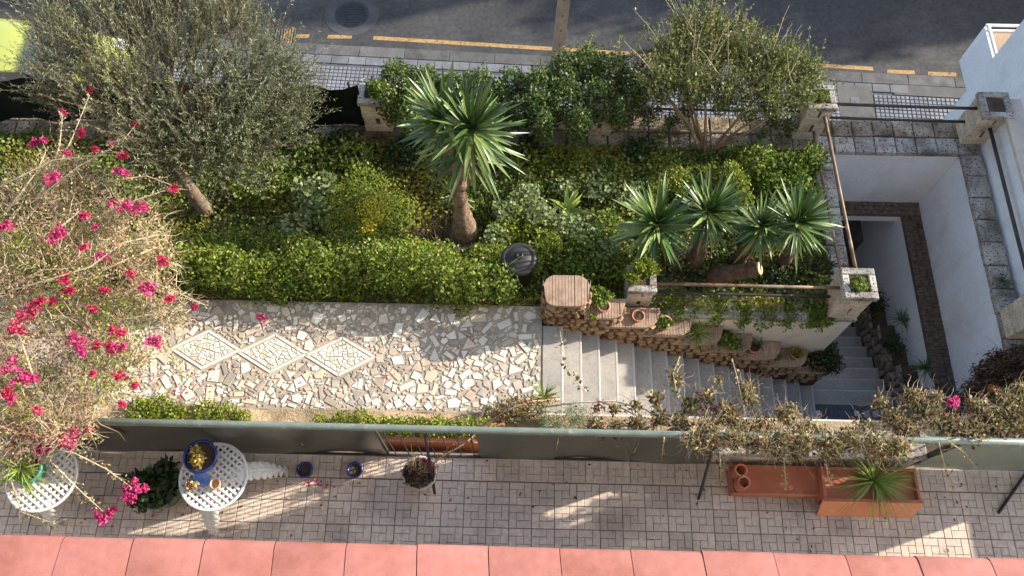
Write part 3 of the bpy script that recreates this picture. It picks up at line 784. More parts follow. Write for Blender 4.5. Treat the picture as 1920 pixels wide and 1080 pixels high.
# ---- neighbour: parapet, house flank, street balcony
nb = root('boundary_parapet', (7.6, 5, -0.9), 'white neighbour parapet with beige capping along the stairwell edge', 'wall')
MB().box(7.47, 7.70, 1.5, 8.05, -4.6, -0.12).build('parapet_wall', M['white_wall'], nb)
MB().box(7.44, 7.74, 1.5, 8.10, -0.12, -0.05, .01).build('capping', M['beige_top'], nb)
C = G(1752, 245, Z_PAVE)
nh = root('neighbour_house', (C.x + 3, 6, -4.2), 'white neighbouring house flank at the right picture edge', 'house')
MB().box(C.x, C.x + 9, -3, C.y, -4.6, 1.15).build('wall', M['white_wall'], nh)
MB().box(C.x - 0.06, C.x + 9, -3, C.y + 0.06, 1.15, 1.28).build('roof_edge', M['beige_top'], nh)
for i in range(6):
    for j in range(4):
        MB().box(C.x - 0.02, C.x - 0.001, C.y - 0.25 - (i + 1) * 0.2, C.y - 0.25 - i * 0.2 - 0.012, Z_PAVE + .02 + j * .2, Z_PAVE + .02 + j * .2 + .188).build('plinth_tile', M['blue_tile'], nh)
p0, p1 = GY(1850, 45, C.y + 0.75), GY(1850, 95, C.y + 0.75)
zt = p0.z
MB().box(p0.x, p0.x + 4, C.y + 0.001, C.y + 0.74, zt - 1.05, zt - 0.92).build('balcony_slab', M['white_wall'], nh)
MB().box(p0.x, p0.x + .12, C.y + 0.002, C.y + 0.76, zt - 0.919, zt - .08).build('balcony_side', M['white_wall'], nh)
MB().box(p0.x + .14, p0.x + 4, C.y + 0.62, C.y + 0.66, zt - 0.918, zt - .10).build('balcony_screen', M['awning'], nh)
b = MB()
b.tube([(p0.x - .02, C.y + .72, zt), (p0.x + 4, C.y + .72, zt)], .03, 8); b.tube([(p0.x - .02, C.y + .6, zt), (p0.x + 4, C.y + .6, zt)], .022, 8)
b.tube([(p0.x + .02, C.y + .01, zt), (p0.x + .02, C.y + .72, zt)], .03, 8)
b.build('balcony_rail', M['white_iron'], nh)

# ---- pillars, rails
def pillar(x, y, w, h, label, n=4, hollow=True):
    r = root('wall_pillar', (x, y, Z_COPE), label, 'pillar', 'stone pillars along the garden walls')
    hh = (h - 0.09) / n
    MB().box(x - w / 2 + .03, x + w / 2 - .03, y - w / 2 + .03, y + w / 2 - .03, Z_COPE - .02, Z_COPE + h - .10).build('core', M['mortar_dark'], r)
    for i in range(n):
        z0 = Z_COPE + .01 + i * hh; o_ = U(-.006, .006)
        if i % 2:
            MB().box(x - w / 2 + o_, x + U(-.03, .03), y - w / 2, y + w / 2, z0, z0 + hh - .012, .01).build('block', M['pillar'], r)
            MB().box(x + .04, x + w / 2 + o_, y - w / 2 + .004, y + w / 2, z0, z0 + hh - .012, .01).build('block', M['pillar'], r)
        else:
            MB().box(x - w / 2 + o_, x + w / 2 + o_, y - w / 2 + U(-.005, .005), y + w / 2, z0, z0 + hh - .012, .01).build('block', M['pillar'], r)
    z0, z1 = Z_COPE + h - .095, Z_COPE + h
    e = w / 2 + .025; k = .10
    if hollow:
        for (a, b_, c, d) in [(-e, e, -e, -e + k), (-e, e, e - k, e), (-e, -e + k, -e + k + .004, e - k - .004), (e - k, e, -e + k + .004, e - k - .004)]:
            MB().box(x + a, x + b_, y + c, y + d, z0, z1 + U(-.006, .006), .012).build('cap_stone', M['coping'], r)
        MB().box(x - e + k, x + e - k, y - e + k, y + e - k, z0, z1 - .03).build('planter_soil', M['soil'], r)
    else:
        MB().box(x - e, x + e, y - e, y + e, z0, z1, .015).build('cap_stone', M['coping'], r)
    return Vector((x, y, z1))
PA = pillar(-2.33, 8.0, .44, .80, 'sunlit stone pillar at the end of the black netting')
PB = pillar(1.22, 7.98, .40, .72, 'ivy-ringed stone pillar between the street hedges')
PC = pillar(4.58, 7.97, .40, .88, 'stone planter pillar with rails at the back corner of the stairwell')
PD = pillar(7.30, 7.95, .42, .80, 'beige stone pillar against the neighbour wall at the far right')
PE = pillar(1.72, 4.90, .36, .72, 'low stone planter pillar with bright bush beside the stepped wall')
PF = pillar(4.74, 4.86, .42, .80, 'large stone planter pillar standing over the stair corner')
PG = pillar(7.32, 4.60, .44, .80, 'beige stone pillar at the right edge beside the stairwell wall')
def rail(p, q, r, m, label):
    p, q = Vector(p), Vector(q)
    d = (q - p)
    b = MB().tube([p, p + d * .33 + Vector((0, 0, -.004)), p + d * .66 + Vector((0, 0, -.006)), q], r, 10)
    return tag(b.build('handrail', M[m], None, True), label, 'handrail', 'pipe rails between the pillars')
zc = Z_COPE
rail((PE.x + .2, 4.88, zc + .60), (PF.x - .22, 4.86, zc + .62), .024, 'rust_rail', 'upper rusty pipe rail in front of the yucca clump')
rail((PE.x + .2, 4.90, zc + .26), (PF.x - .22, 4.88, zc + .26), .022, 'dark_rail', 'lower dark pipe rail in front of the yucca clump')
rail((PC.x + .10, PC.y - .22, zc + .66), (PF.x + .04, PF.y + .22, zc + .66), .026, 'rust_rail', 'upper rusty pipe rail along the left edge of the stairwell')
rail((PC.x + .06, PC.y - .22, zc + .26), (PF.x + .0, PF.y + .22, zc + .26), .022, 'rust_rail', 'lower rusty pipe rail along the left edge of the stairwell')
rail((PC.x + .22, 8.0, zc + .66), (PD.x - .2, 7.98, zc + .64), .026, 'dark_rail', 'upper dark pipe rail between stairwell and pavement')
rail((PC.x + .22, 8.02, zc + .28), (PD.x - .2, 8.0, zc + .26), .024, 'dark_rail', 'lower dark pipe rail between stairwell and pavement')
rail((PD.x + .04, PD.y - .2, zc + .45), (PG.x + .02, PG.y + .2, zc + .45), .028, 'dark_rail', 'dark pipe rail along the right edge of the stairwell')
rail((PB.x + .22, 8.0, zc + .45), (PC.x - .2, 8.0, zc + .45), .022, 'dark_rail', 'dark pipe rail behind the flowering shrub')
rail((PA.x + .22, 8.0, zc + .45), (PB.x - .2, 8.0, zc + .45), .022, 'dark_rail', 'dark pipe rail buried in the ivy hedge')

# ---- stepped rubble wall with brick caps along the steps
sw = root('stepped_wall', (0.4, 4.5, -3.4), 'stepped brown rubble wall with brick caps beside the stairs', 'wall')
def rounded(x0, x1, y0, y1, rl, rr, n=7):
    """plan outline, front corners rounded by rl / rr"""
    pts = [(x0, y1)]
    if rl > 0: pts += [(x0 + rl - rl * math.cos(t), y0 + rl - rl * math.sin(t)) for t in [k * math.pi / 2 / n for k in range(n + 1)]]
    else: pts.append((x0, y0))
    pts += [(x1 - rr + rr * math.sin(t), y0 + rr - rr * math.cos(t)) for t in [k * math.pi / 2 / n for k in range(n + 1)]]
    pts.append((x1, y1))
    return pts
def stones_on(poly, zlo, zhi, par):
    """poly: open outline walked left to right; zlo(x): ground line"""
    L = [0]
    for i in range(len(poly) - 1): L.append(L[-1] + math.dist(poly[i], poly[i + 1]))
    def at(s):
        s = min(max(s, 0), L[-1] - 1e-6)
        for i in range(len(L) - 1):
            if s <= L[i + 1]:
                t = (s - L[i]) / max(1e-9, L[i + 1] - L[i]); a, c = poly[i], poly[i + 1]
                d = Vector((c[0] - a[0], c[1] - a[1], 0)).normalized()
                return Vector((a[0] + (c[0] - a[0]) * t, a[1] + (c[1] - a[1]) * t, 0)), Vector((d.y, -d.x, 0))
    z = zhi - .015; row = 0
    zmin = min(zlo(p[0]) for p in poly)
    while z > zmin:
        h = U(.10, .15); s = -U(0, .1)
        while s < L[-1]:
            w = U(.10, .19)
            a0, a1 = max(0, s + .006), min(L[-1], s + w - .006)
            if a1 - a0 > .05:
                pc, _ = at((a0 + a1) / 2)
                if z - h * .5 > zlo(pc.x):
                    q = [(a0 + U(0, .02), z - h * U(.35, .65)), (a0 + U(.01, .05), z - h + U(.0, .03)), (a1 - U(.01, .05), z - h + U(0, .03)),
                         (a1 - U(0, .02), z - h * U(.35, .65)), (a1 - U(.01, .05), z - U(.005, .03)), (a0 + U(.01, .05), z - U(.005, .03))]
                    t = U(.018, .04); n = 6
                    v = []
                    cs, cz = sum(k[0] for k in q) / n, sum(k[1] for k in q) / n
                    for ring, (k, out) in enumerate([(1, -.01), (1, t * .55), (.68, t)]):
                        for (ss, zz) in q:
                            p_, nn = at(cs + (ss - cs) * k)
                            v.append((p_.x + nn.x * out, p_.y + nn.y * out, cz + (zz - cz) * k))
                    f = [tuple(range(2 * n, 3 * n))]
                    for r_ in range(2):
                        for i in range(n):
                            j = (i + 1) % n; f.append((r_ * n + i, r_ * n + j, r_ * n + n + j, r_ * n + n + i))
                    mesh('rubble_stone', v, f, M['wall_stone'], par)
            s += w
        z -= h; row += 1
def cap_bricks(poly, y1, x0, x1, z, par, w=.042, yb=None):
    def yf(x):
        best = None
        for i in range(len(poly) - 1):
            a, c = poly[i], poly[i + 1]
            if min(a[0], c[0]) - 1e-6 <= x <= max(a[0], c[0]) + 1e-6 and abs(a[0] - c[0]) > 1e-6:
                t = (x - a[0]) / (c[0] - a[0]); y = a[1] + (c[1] - a[1]) * t
                best = y if best is None else min(best, y)
        return best if best is not None else y1 - .03
    n = max(2, int(round((x1 - x0) / w)))
    for i in range(n):
        a = x0 + (x1 - x0) * i / n + .0018; c = x0 + (x1 - x0) * (i + 1) / n - .0018
        ya, yc = yf(a) - .014, yf(c) - .014
        if yb: ta, tc = yb(a), yb(c)
        else: ta = tc = y1
        MB().prism([(a, ya), (c, yc), (c, tc), (a, ta)], z - .06, z + U(-.004, .004), .005).build('cap_brick', M['cap_brick'], par)
def stair_z(x):
    return Z_PATH - max(0, math.floor((x - STEP_X) / STEP_T)) * RISE
YF = 4.355
# head block: rounded all round
hx0, hx1, hy0, hy1, hz = 0.33, 0.965, YF + .02, 4.81, 0.14
hp = rounded(hx0, hx1, hy0, hy1 - .17, .17, .17)
front = hp[1:-1]
backpts = [(hx1 - .17 + .17 * math.cos(t), hy1 - .17 + .17 * math.sin(t)) for t in [k * math.pi / 14 for k in range(8)]] + [(hx0 + .17 - .17 * math.sin(t), hy1 - .17 + .17 * math.cos(t)) for t in [k * math.pi / 14 for k in range(8)]]
MB().prism(front + backpts, -0.9, hz - .061).build('head_core', M['wall_mortar'], sw)
stones_on(front + backpts[:1], lambda x: min(Z_PATH, stair_z(x)) - .05, hz - .06, sw)
stones_on([backpts[-1], front[0]], lambda x: Z_PATH - .05, hz - .06, sw)
def ybk(x):
    d = min(x - hx0, hx1 - x)
    return hy1 - (.17 - math.sqrt(max(0, .17 ** 2 - (.17 - min(d, .17)) ** 2))) + .012
cap_bricks(front, hy1, hx0 - .012, hx1 + .012, hz, sw, .044, ybk)
SEG, TOPS = .53, []
ze = -.24
xs = 0.72
for k in range(8):
    xe = .965 + SEG * (k + 1); zt_ = ze - .315 * k
    y1 = 4.652
    po = rounded(xs, xe, YF, y1, 0, .24)
    zn = zt_ - .315
    MB().prism(po, -3.7, zt_ - .061).build('wall_core', M['wall_mortar'], sw)
    nx = xe - .26
    stones_on(po[1:], (lambda x, nx=nx, zn=zn: max(stair_z(x), zn if x > nx else -9) - .06), zt_ - .06, sw)
    cap_bricks(po[1:], y1, (hx1 - .05 if k == 0 else xs), xe + .01, zt_, sw)
    TOPS.append(((max(xs, hx1 if k == 0 else xs) + xe) / 2, 4.5, zt_, xs, xe))
    xs = nx

# ---- terrace
terr = tag(MB().box(-9, 9, -1.2, 2.355, -4.6, -0.022).build('terrace', M['terrace_joint']), None, kind='structure')
Q = 0.2815
tm = MB()
u = Q / 3; e = .0022; o2 = .0042
for (a, c, b0, b1) in [(0, 2, 2, 3), (2, 3, 1, 3), (1, 3, 0, 1), (0, 1, 0, 2), (1, 2, 1, 2)]:
    ax = a * u + (o2 if a == 0 else e); cx = c * u - (o2 if c == 3 else e)
    by = b0 * u + (o2 if b0 == 0 else e); dy = b1 * u - (o2 if b1 == 3 else e)
    tm.box(ax, cx, by, dy, -.03, 0, .004)
tile_me = tm.data('terrace_tile', M['terrace_tile'])
gx = G(526, 980, 0).x
for i in range(-15, 33):
    for j in range(5):
        link('terrace_tile', tile_me, terr, (gx + i * Q, 2.0 - (j + 1) * Q, U(-.0015, .0015)), (R(U(-.15, .15)), R(U(-.15, .15)), 0))
for i in range(-15, 33):
    link('terrace_tile', tile_me, terr, (gx + (i + .4) * Q, 2.004, .014 + U(-.0015, .0015)), (R(U(-.2, .2)), R(U(-.2, .2)), 0))
MB().box(-8.9, 8.9, 2.002, 2.345, -.03, .006).build('edge_strip', M['terrace_joint'], terr)
MB().box(0.345, 7.12, 2.362, 3.015, -4.6, -.42).build('terrace_bed_wall', M['cream_wall'], terr)
MB().box(0.38, 7.08, 2.40, 2.98, -.42, -.37).build('bed_soil', M['dry_soil'], terr)

# ---- porch roof below the camera
rl, rr_ = G(-150, 1008, 2.5), G(2070, 1048, 2.5)
pr = root('porch_roof', (0, .6, 2.4), 'salmon pink panelled porch roof along the bottom of the picture', 'roof')
PW = 0.660
x = G(110, 1050, 2.55).x - 3 * PW
for i in range(19):
    a, c = x + i * PW + U(.002, .005), x + (i + 1) * PW - U(.002, .005)
    lift_ = U(-.003, .003)
    v, f = [], []
    prof = [(.905, 2.36), (.925, 2.40), (.935, 2.45), (.93, 2.49), (.905, 2.522), (.86, 2.545), (.6, 2.61), (.2, 2.71), (-.4, 2.86), (-1.19, 3.06)]
    nn = 6
    for k in range(nn + 1):
        t = k / nn; xx = a + (c - a) * t; cam_ = .005 * (1 - (2 * t - 1) ** 2) + (0.0 if 0 < k < nn else -.003)
        for (yy, zz) in prof: v.append((xx + .02 * math.sin(yy * 5), yy - .008 * (xx - a) * (i % 2) + .004 * math.sin(i * 1.7), zz + cam_ + lift_ + .004 * math.sin(xx * 5 + yy * 7)))
    np_ = len(prof)
    for k in range(nn):
        for q in range(np_ - 1): f.append((k * np_ + q, k * np_ + q + 1, (k + 1) * np_ + q + 1, (k + 1) * np_ + q))
    mesh('roof_panel', v, f, M['roof'], pr, True)
mesh('underlay', [(x, .90, 2.35), (x + 19 * PW, .90, 2.35), (x + 19 * PW, .90, 2.49), (x, .90, 2.49), (x, -1.19, 3.03), (x + 19 * PW, -1.19, 3.03)], [(0, 1, 2, 3), (3, 2, 5, 4)], M['roof_joint'], pr)
# the house itself, behind the camera
hs = root('house', (0, -1.5, 0), 'cream apartment house whose terrace and porch roof lie in front', 'house')
MB().box(-16, 7.3, -6, -1.205, -4.6, 16).build('wall', M['facade'], hs)
for i in range(5):
    for j in range(4):
        xx = -12 + i * 4.2; zz = 4.4 + j * 3.0
        w_ = MB().box(xx, xx + 1.4, -1.204, -1.16, zz, zz + 1.5).build('window', M['window_glass'], hs)
        MB().box(xx - .08, xx + 1.48, -1.204, -1.10, zz - .1, zz - .005).build('sill', M['beige_top'], w_)
# buildings across the street keep the road in shade
for (a0, a1, zt_, lab) in [(15.5, 27, 7.3, 'tall cream house across the street'), (27.3, 75, 5.6, 'long low house across the street')]:
    fb = root('street_house', ST(a0, 10.8, Z_ROAD), lab, 'house', 'houses across the street')
    v, f = st_slab(a0, a1, 10.8, 18, -4.6, zt_)
    mesh('wall', v, f, M['facade'], fb)
    for k in range(int((a1 - a0) / 3)):
        v, f = st_slab(a0 + 1 + 3 * k, a0 + 2.2 + 3 * k, 10.74, 10.799, -1.5, 0.2)
        mesh('window', v, f, M['window_glass'], fb)
# ================================================================== THINGS
# ---- terrace fence
fe = root('terrace_fence', (0, 2.29, 0), 'dark green panelled fence with a tube top rail along the terrace edge', 'fence')
FY, FZ = 2.29, 1.40
def panel_run(x0, x1, m, n):
    w = (x1 - x0) / n
    for i in range(n):
        a, c = x0 + i * w + .003, x0 + (i + 1) * w - .003
        # slightly bellied sheet, not a perfect plane
        v, f = [], []
        for k in range(7):
            t = k / 6; bel = .022 * math.sin(t * math.pi) * (1 if i % 2 else -1)
            for zz in (.05, .5, .95, FZ - .03):
                v.append((a + (c - a) * t, FY + .004 + bel + .012 * math.sin(zz * 4 + i * 1.3 + t * 3), zz))
        for k in range(6):
            for j in range(3): f.append((k * 4 + j, k * 4 + 4 + j, k * 4 + 5 + j, k * 4 + 1 + j))
        nn = len(v)
        v += [(x, y + .016, z) for x, y, z in v]; f += [tuple(q + nn for q in reversed(g_)) for g_ in f]
        mesh('panel', v, f, M[m], fe, True)
GX0, GX1 = G(727, 860, .1).x, G(899, 860, .1).x
PEND, P3 = G(1322, 866, .1).x, G(1716, 884, .1).x
panel_run(-7.6, GX0, 'panel', 6)
panel_run(GX1, PEND, 'panel', 3)
panel_run(P3, 7.6, 'panel_right', 2)
MB().tube([(-7.6, FY + .01, FZ), (-3, FY + .012, FZ + .004), (0, FY + .01, FZ - .002), (4, FY + .012, FZ), (7.6, FY + .01, FZ)], .042, 12).build('top_rail', M['rail_green'], fe, True)
MB().tube([(-7.6, FY + .01, .045), (PEND, FY + .01, .045)], .018, 8).build('bottom_rail', M['iron'], fe)
nb_ = 7
for i in range(nb_):
    x = GX0 + (GX1 - GX0) * (i + .6) / nb_
    MB().tube([(x, FY + .012, .05), (x, FY + .012, FZ - .03)], .0075, 6).build('baluster', M['iron'], fe)
for (xt, yt, xb, yb_) in [(797, 815, 815, 925), (1338, 835, 1310, 935), (1925, 885, 1872, 962)]:
    tp = GY(xt, yt, FY - .03); bt = G(xb, yb_, 0.012)
    if tp.z > FZ - .02: tp.z = FZ - .02
    MB().tube([tp, bt], .018, 8).build('brace', M['iron'], fe)
for x in (-6.3, -4.4, GX0 - .02, GX1 + .02, 1.0, PEND, P3, 6.6):
    MB().box(x - .02, x + .02, FY + .03, FY + .07, 0, FZ - .03).build('post', M['iron'], fe)
# low stone parapet carrying the creeper
pp = root('low_parapet', (3.7, 2.45, 0), 'low net-covered stone parapet behind the terracotta planters', 'wall')
MB().box(PEND + .06, P3 - .04, 2.31, 2.60, 0.013, .46).build('parapet_wall', M['net_wall'], pp)
for i in range(7):
    a = PEND + .05 + (P3 - PEND - .06) * i / 7; c = PEND + .05 + (P3 - PEND - .06) * (i + 1) / 7
    MB().box(a + .006, c - .006, 2.285, 2.63, .462, .53 + U(-.005, .005), .015).build('coping_stone', M['coping'], pp)
# long terracotta trough seen through the balusters
tr = root('garden_trough', (-1, 2.6, -.6), 'long orange terracotta trough beyond the fence gap', 'planter')
MB().box(GX0 - .5, GX1 + .3, 2.50, 2.56, -.7, -.06).build('front', M['terracotta_bright'], tr)
MB().box(GX0 - .5, GX1 + .3, 2.80, 2.85, -.7, -.36).build('back', M['terracotta_bright'], tr)
MB().box(GX0 - .5, GX1 + .3, 2.562, 2.798, -.7, -.30).build('soil', M['soil'], tr)

# ---- terracotta planters at the right
def corner(px, py, z=0): return G(px, py, z)
a = corner(1531, 966); c = corner(1706, 972)
bx0, bx1, by0 = a.x, c.x + .02, (a.y + c.y) / 2
H2 = .34
p2 = root('terracotta_planter', ((bx0 + bx1) / 2, by0, 0), 'large terracotta planter holding a spiky grass', 'planter', 'terracotta planters by the parapet')
byt = G(1640, 941, H2).y
mesh('front', [(bx0, by0, .002), (bx1, by0, .002), (bx1 + .02, byt, H2), (bx0 - .02, byt, H2), (bx0, by0 + .03, .002), (bx1, by0 + .03, .002), (bx1 + .02, byt + .03, H2), (bx0 - .02, byt + .03, H2)], [(0, 1, 2, 3), (7, 6, 5, 4), (3, 2, 6, 7), (0, 3, 7, 4), (1, 5, 6, 2)], M['terracotta_bright'], p2)
by0 = byt - .004
MB().box(bx0, bx0 + .035, by0 + .037, by0 + .42, 0.002, H2, .006).build('end', M['terracotta'], p2)
MB().box(bx1 - .035, bx1, by0 + .037, by0 + .42, 0.002, H2, .006).build('end', M['terracotta'], p2)
MB().box(bx0 + .037, bx1 - .037, by0 + .385, by0 + .418, 0.002, H2, .006).build('back', M['terracotta'], p2)
MB().box(bx0 + .037, bx1 - .037, by0 + .037, by0 + .383, .01, H2 - .07).build('soil', M['terracotta'], p2)
for k in range(2):
    MB().box(bx0 - .012, bx1 + .012, by0 - .004 + .02 * k, by0 + .012 + .02 * k, H2 + .001, H2 + .016).build('rim_bead', M['terracotta'], p2)
a = corner(1366, 931); c = corner(1532, 934)
cx0, cx1, cy0 = a.x, c.x - .03, (a.y + c.y) / 2
p1 = root('terracotta_planter', ((cx0 + cx1) / 2, cy0, 0), 'low terracotta planter with the clay pipe block on its left end', 'planter', 'terracotta planters by the parapet')
MB().box(cx0, cx1, cy0, cy0 + .36, 0.015, .20, .008).build('trough', M['terracotta'], p1)
MB().box(cx0, cx1, cy0 - .01, cy0 + .02, .19, .222, .006).build('front_rim', M['terracotta'], p1)
MB().box(cx0 - .01, cx0 + .02, cy0 + .022, cy0 + .35, .19, .222, .006).build('end_rim', M['terracotta'], p1)
q = G(1392, 893, .45)
pb = root('clay_pipe_block', (q.x, q.y, .2), 'hollow clay block with two round holes on the low planter', 'clay block')
for (dx, dy) in [(-.012, .073), (.012, -.073)]:
    MB().lathe((q.x + dx, q.y + dy, .21), [(.058, 0), (.078, 0), (.078, .25), (.060, .25), (.058, .24), (.058, .02), (0, .02)], 20).build('pipe', M['terracotta'], pb, True)
MB().box(q.x - .05, q.x + .05, q.y - .10, q.y + .10, .205, .30).build('web', M['terracotta'], pb)

# ---- white lattice tables
def lattice_table(cx, cy, r, zt, label, legs):
    t = root('lattice_table', (cx, cy, 0), label, 'table', 'white cast iron garden tables')
    ring = [(r - .035, zt - .012), (r - .03, zt + .006), (r - .004, zt + .008), (r, zt), (r - .002, zt - .03), (r - .03, zt - .03), (r - .035, zt - .012)]
    MB().lathe((cx, cy, 0), ring, 48).build('rim', M['white_iron'], t, True)
    for s in (1, -1):
        for i in range(-6, 7):
            d = i * r / 6.6; w = math.sqrt(max(0, (r - .02) ** 2 - d * d))
            if w < .06: continue
            me = MB().box(-w, w, -.014, .014, -.008, .0, .002).data('slat', M['white_iron'])
            ang = math.pi / 4 * s + .2
            ox, oy = -math.sin(ang) * d, math.cos(ang) * d
            link('slat', me, t, (cx + ox, cy + oy, zt - .004 * (1 + s)), (0, 0, ang))
    MB().lathe((cx, cy, 0), [(.03, zt - .02), (.035, zt - .2), (.05, .35), (.03, .3), (.0, .28)], 14).build('stem', M['white_iron'], t, True)
    for (fx, fy) in legs:
        # acanthus-leaf leg: a ribbed spine carrying pairs of overlapping leaf lobes, arching from the stem to the floor
        s0 = Vector((cx, cy, zt - .12)); s2 = Vector((fx, fy, .02))
        d = Vector((fx - cx, fy - cy, 0)); side = Vector((-d.y, d.x, 0)).normalized()
        def spine(u_): return s0.lerp(s2, u_) + Vector((0, 0, .16 * math.sin(u_ * math.pi))) + d * .12 * math.sin(u_ * math.pi)
        mb_ = MB().tube([spine(k / 12) for k in range(13)], [.022 + .012 * math.sin(k / 12 * math.pi) for k in range(13)], 8)
        for k in range(9):
            u_ = .14 + .82 * k / 8
            fw = (spine(min(1, u_ + .05)) - spine(u_ - .05)).normalized(); nrm = side.cross(fw).normalized()
            if nrm.z < 0: nrm = -nrm
            ln_ = .065 + .075 * math.sin(math.pi * min(1, u_ * .95 + .05)) + (.025 if k == 8 else 0)
            for sg in ((-1, 1) if k < 8 else (-1, 0, 1)):
                ax = (side * sg * .85 + fw * .75).normalized(); sd = ax.cross(nrm)
                c0 = spine(u_) + nrm * .012
                ringv = []
                for q_ in range(9):
                    w_ = q_ / 8; ww = ln_ * .46 * math.sin(math.pi * (.12 + .80 * w_)) ** .8; hh = .020 * math.sin(math.pi * w_) - .030 * w_ * w_
                    p_ = c0 + ax * ln_ * w_ + nrm * hh
                    ringv += [p_ - sd * ww - nrm * .010, p_ - sd * ww * .4 + nrm * .004, p_ - nrm * .004, p_ + sd * ww * .4 + nrm * .004, p_ + sd * ww - nrm * .010]
                fs = [(q_ * 5 + m_, q_ * 5 + m_ + 1, q_ * 5 + m_ + 6, q_ * 5 + m_ + 5) for q_ in range(8) for m_ in range(4)]
                nv = len(ringv); ringv += [x_ - nrm * .010 for x_ in ringv]; fs += [tuple(z_ + nv for z_ in reversed(g_)) for g_ in fs]
                mb_.add(ringv, fs)
        v, f = mb_.v, mb_.f
        mesh('leg', v, f, M['white_iron'], t, True)
    return t
ZT = .72
TA = G(400, 893, ZT)
f1, f2 = G(538, 884, 0), G(402, 1000, 0)
lattice_table(TA.x, TA.y, .405, ZT, 'round white lattice table with the blue pot on it', [(f1.x, f1.y), (f2.x, f2.y), (TA.x - .34, TA.y + .18)])
TB = G(78, 893, ZT)
f3 = G(108, 985, 0)
lattice_table(TB.x, TB.y, .42, ZT, 'round white lattice table at the left edge under the bougainvillea', [(f3.x, f3.y), (TB.x - .4, TB.y - .1), (TB.x + .1, TB.y + .4)])

# ---- pots
def pot(name, loc, r, h, m, label, cat, group=None, soil=True, rim=.012, taper=.72, wall=.016):
    t = root(name, loc, label, cat, group)
    pr_ = [(0, 0.0), (r * taper, 0.0), (r * (taper + (1 - taper) * .55), h * .55), (r, h * .86), (r + rim, h * .87), (r + rim, h), (r - wall, h), (r - wall, h * .8), (r * taper, h * .3)]
    MB().lathe(loc, pr_, 28).build('bowl', M[m], t, True)
    if soil: MB().lathe(loc, [(0, h * .84), (r - wall * .6, h * .82)], 20).build('soil', M['soil'], t)
    return t
def bush_in(name, label, cat, c, rx, ry, rz, n, m, size, aspect=.6, group=None, stems=5, stemmat='twig_brown', up=.8):
    t = root(name, (c[0], c[1], c[2]), label, cat, group)
    lb = lobes_around((c[0], c[1], c[2] + rz * .9), rx, ry, rz, 7, .52)
    leaf_mesh('foliage', blob(n, lb, .35), M[m], t, size, aspect, up)
    b_ = MB()
    for i in range(stems):
        l_ = random.choice(lb)
        b_.tube([c, Vector(c).lerp(Vector(l_[:3]), .5) + Vector((U(-.03, .03), U(-.03, .03), 0)), l_[:3]], [.008, .006, .003], 4)
    b_.build('stem', M[stemmat], t)
    return t
def blades(name, label, cat, c, n, L, W, m, zlo=.1, zhi=.95, droop=.35, group=None, thick=0):
    """rosette or tussock; every blade is a part of its own"""
    t = root(name, c, label, cat, group)
    meshes = []
    for k in range(3):
        v, f = [], []
        for i in range(7):
            u_ = i / 6; w_ = W * (1 - u_) ** .7 * (.55 + 1.6 * u_ * (1 - u_) + .3)
            x_ = L * u_; z_ = -L * droop * (.6 + .4 * k) * u_ ** 2.2
            v += [(x_, -w_ / 2, z_ + w_ * .25), (x_, 0, z_), (x_, w_ / 2, z_ + w_ * .25)]
        for i in range(6):
            for q_ in range(2): f.append((i * 3 + q_, i * 3 + q_ + 1, i * 3 + q_ + 4, i * 3 + q_ + 3))
        meshes.append(rawmesh('blade', v, f, m, True))
    for i in range(n):
        d = rand_dir(zlo, zhi)
        q_ = d.to_track_quat('X', 'Z') @ Quaternion((1, 0, 0), U(-.5, .5))
        s = U(.7, 1.1)
        mt = Matrix.Translation(Vector(c)) @ q_.to_matrix().to_4x4() @ Matrix.Diagonal((s, s, s, 1))
        link('blade', random.choice(meshes), t, matrix=mt)
    return t
# on the left table: spider plant in a teal pot
q = G(70, 885, ZT + .02); q = Vector((q.x - .02, q.y, ZT + .006))
pot('plant_pot', q, .165, .22, 'pot_teal', 'teal glazed pot on the left-edge table', 'plant pot')
blades('spider_plant', 'yellow-green strappy plant in the teal pot', 'plant', Vector((q.x - .06, q.y, q.z + .2)), 85, .33, .026, M['lf_blade'], .0, .95, .5)
# on the main table: blue pot, cup, dried flowers
q = G(390, 868, ZT); q = Vector((q.x - .01, q.y + .02, ZT + .006))
pot('plant_pot', q, .185, .26, 'pot_blue', 'big cobalt blue pot on the lattice table', 'plant pot', taper=.6)
tsh = GY(392, 878, q.y - .16)
t_ = MB().lathe((0, 0, 0), [(0, 0), (.055, .006), (.10, .03), (.096, .034), (.055, .012), (0, .009)], 24)
sa = rawmesh('saucer', t_.v, t_.f, M['pot_blue_light'], True)
o = link('blue_dish', sa, None, (q.x + .0, q.y - .205, ZT + .07), (R(48), 0, 0)); tag(o, 'bright blue dish leaning against the blue pot', 'dish')
bush_in('potted_succulent', 'yellowish succulent growing in the cobalt blue pot', 'plant', Vector((q.x - .02, q.y, q.z + .22)), .11, .12, .10, 420, 'lf_gold', .04, .7)
q = G(405, 908, ZT + .05)
pot('clay_cup', Vector((q.x, q.y, ZT + .006)), .058, .085, 'cup', 'small tan clay cup on the lattice table', 'cup', soil=False, rim=.004, taper=.85, wall=.006)
q = G(362, 910, ZT + .02)
o = leaf_mesh('dried_flowers', blob(260, lobes_around((q.x, q.y, ZT + .05), .085, .075, .045, 5, .5), .2), M['lf_straw'], None, .035, .8, .6); tag(o, 'heap of pale dried flowers on the lattice table', 'dried flowers')
# dark leafy plant in a green tub between the tables
q = G(313, 925, 0.02)
pot('plant_tub', Vector((q.x, q.y, .0)), .235, .34, 'pot_green', 'dark green tub on the paving beside the table', 'plant pot', taper=.75)
bush_in('leafy_pot_plant', 'dark bushy plant growing in the green tub', 'plant', Vector((q.x - .0, q.y + .04, .30)), .30, .30, .22, 1500, 'lf_dark', .085, .55, up=1.0)
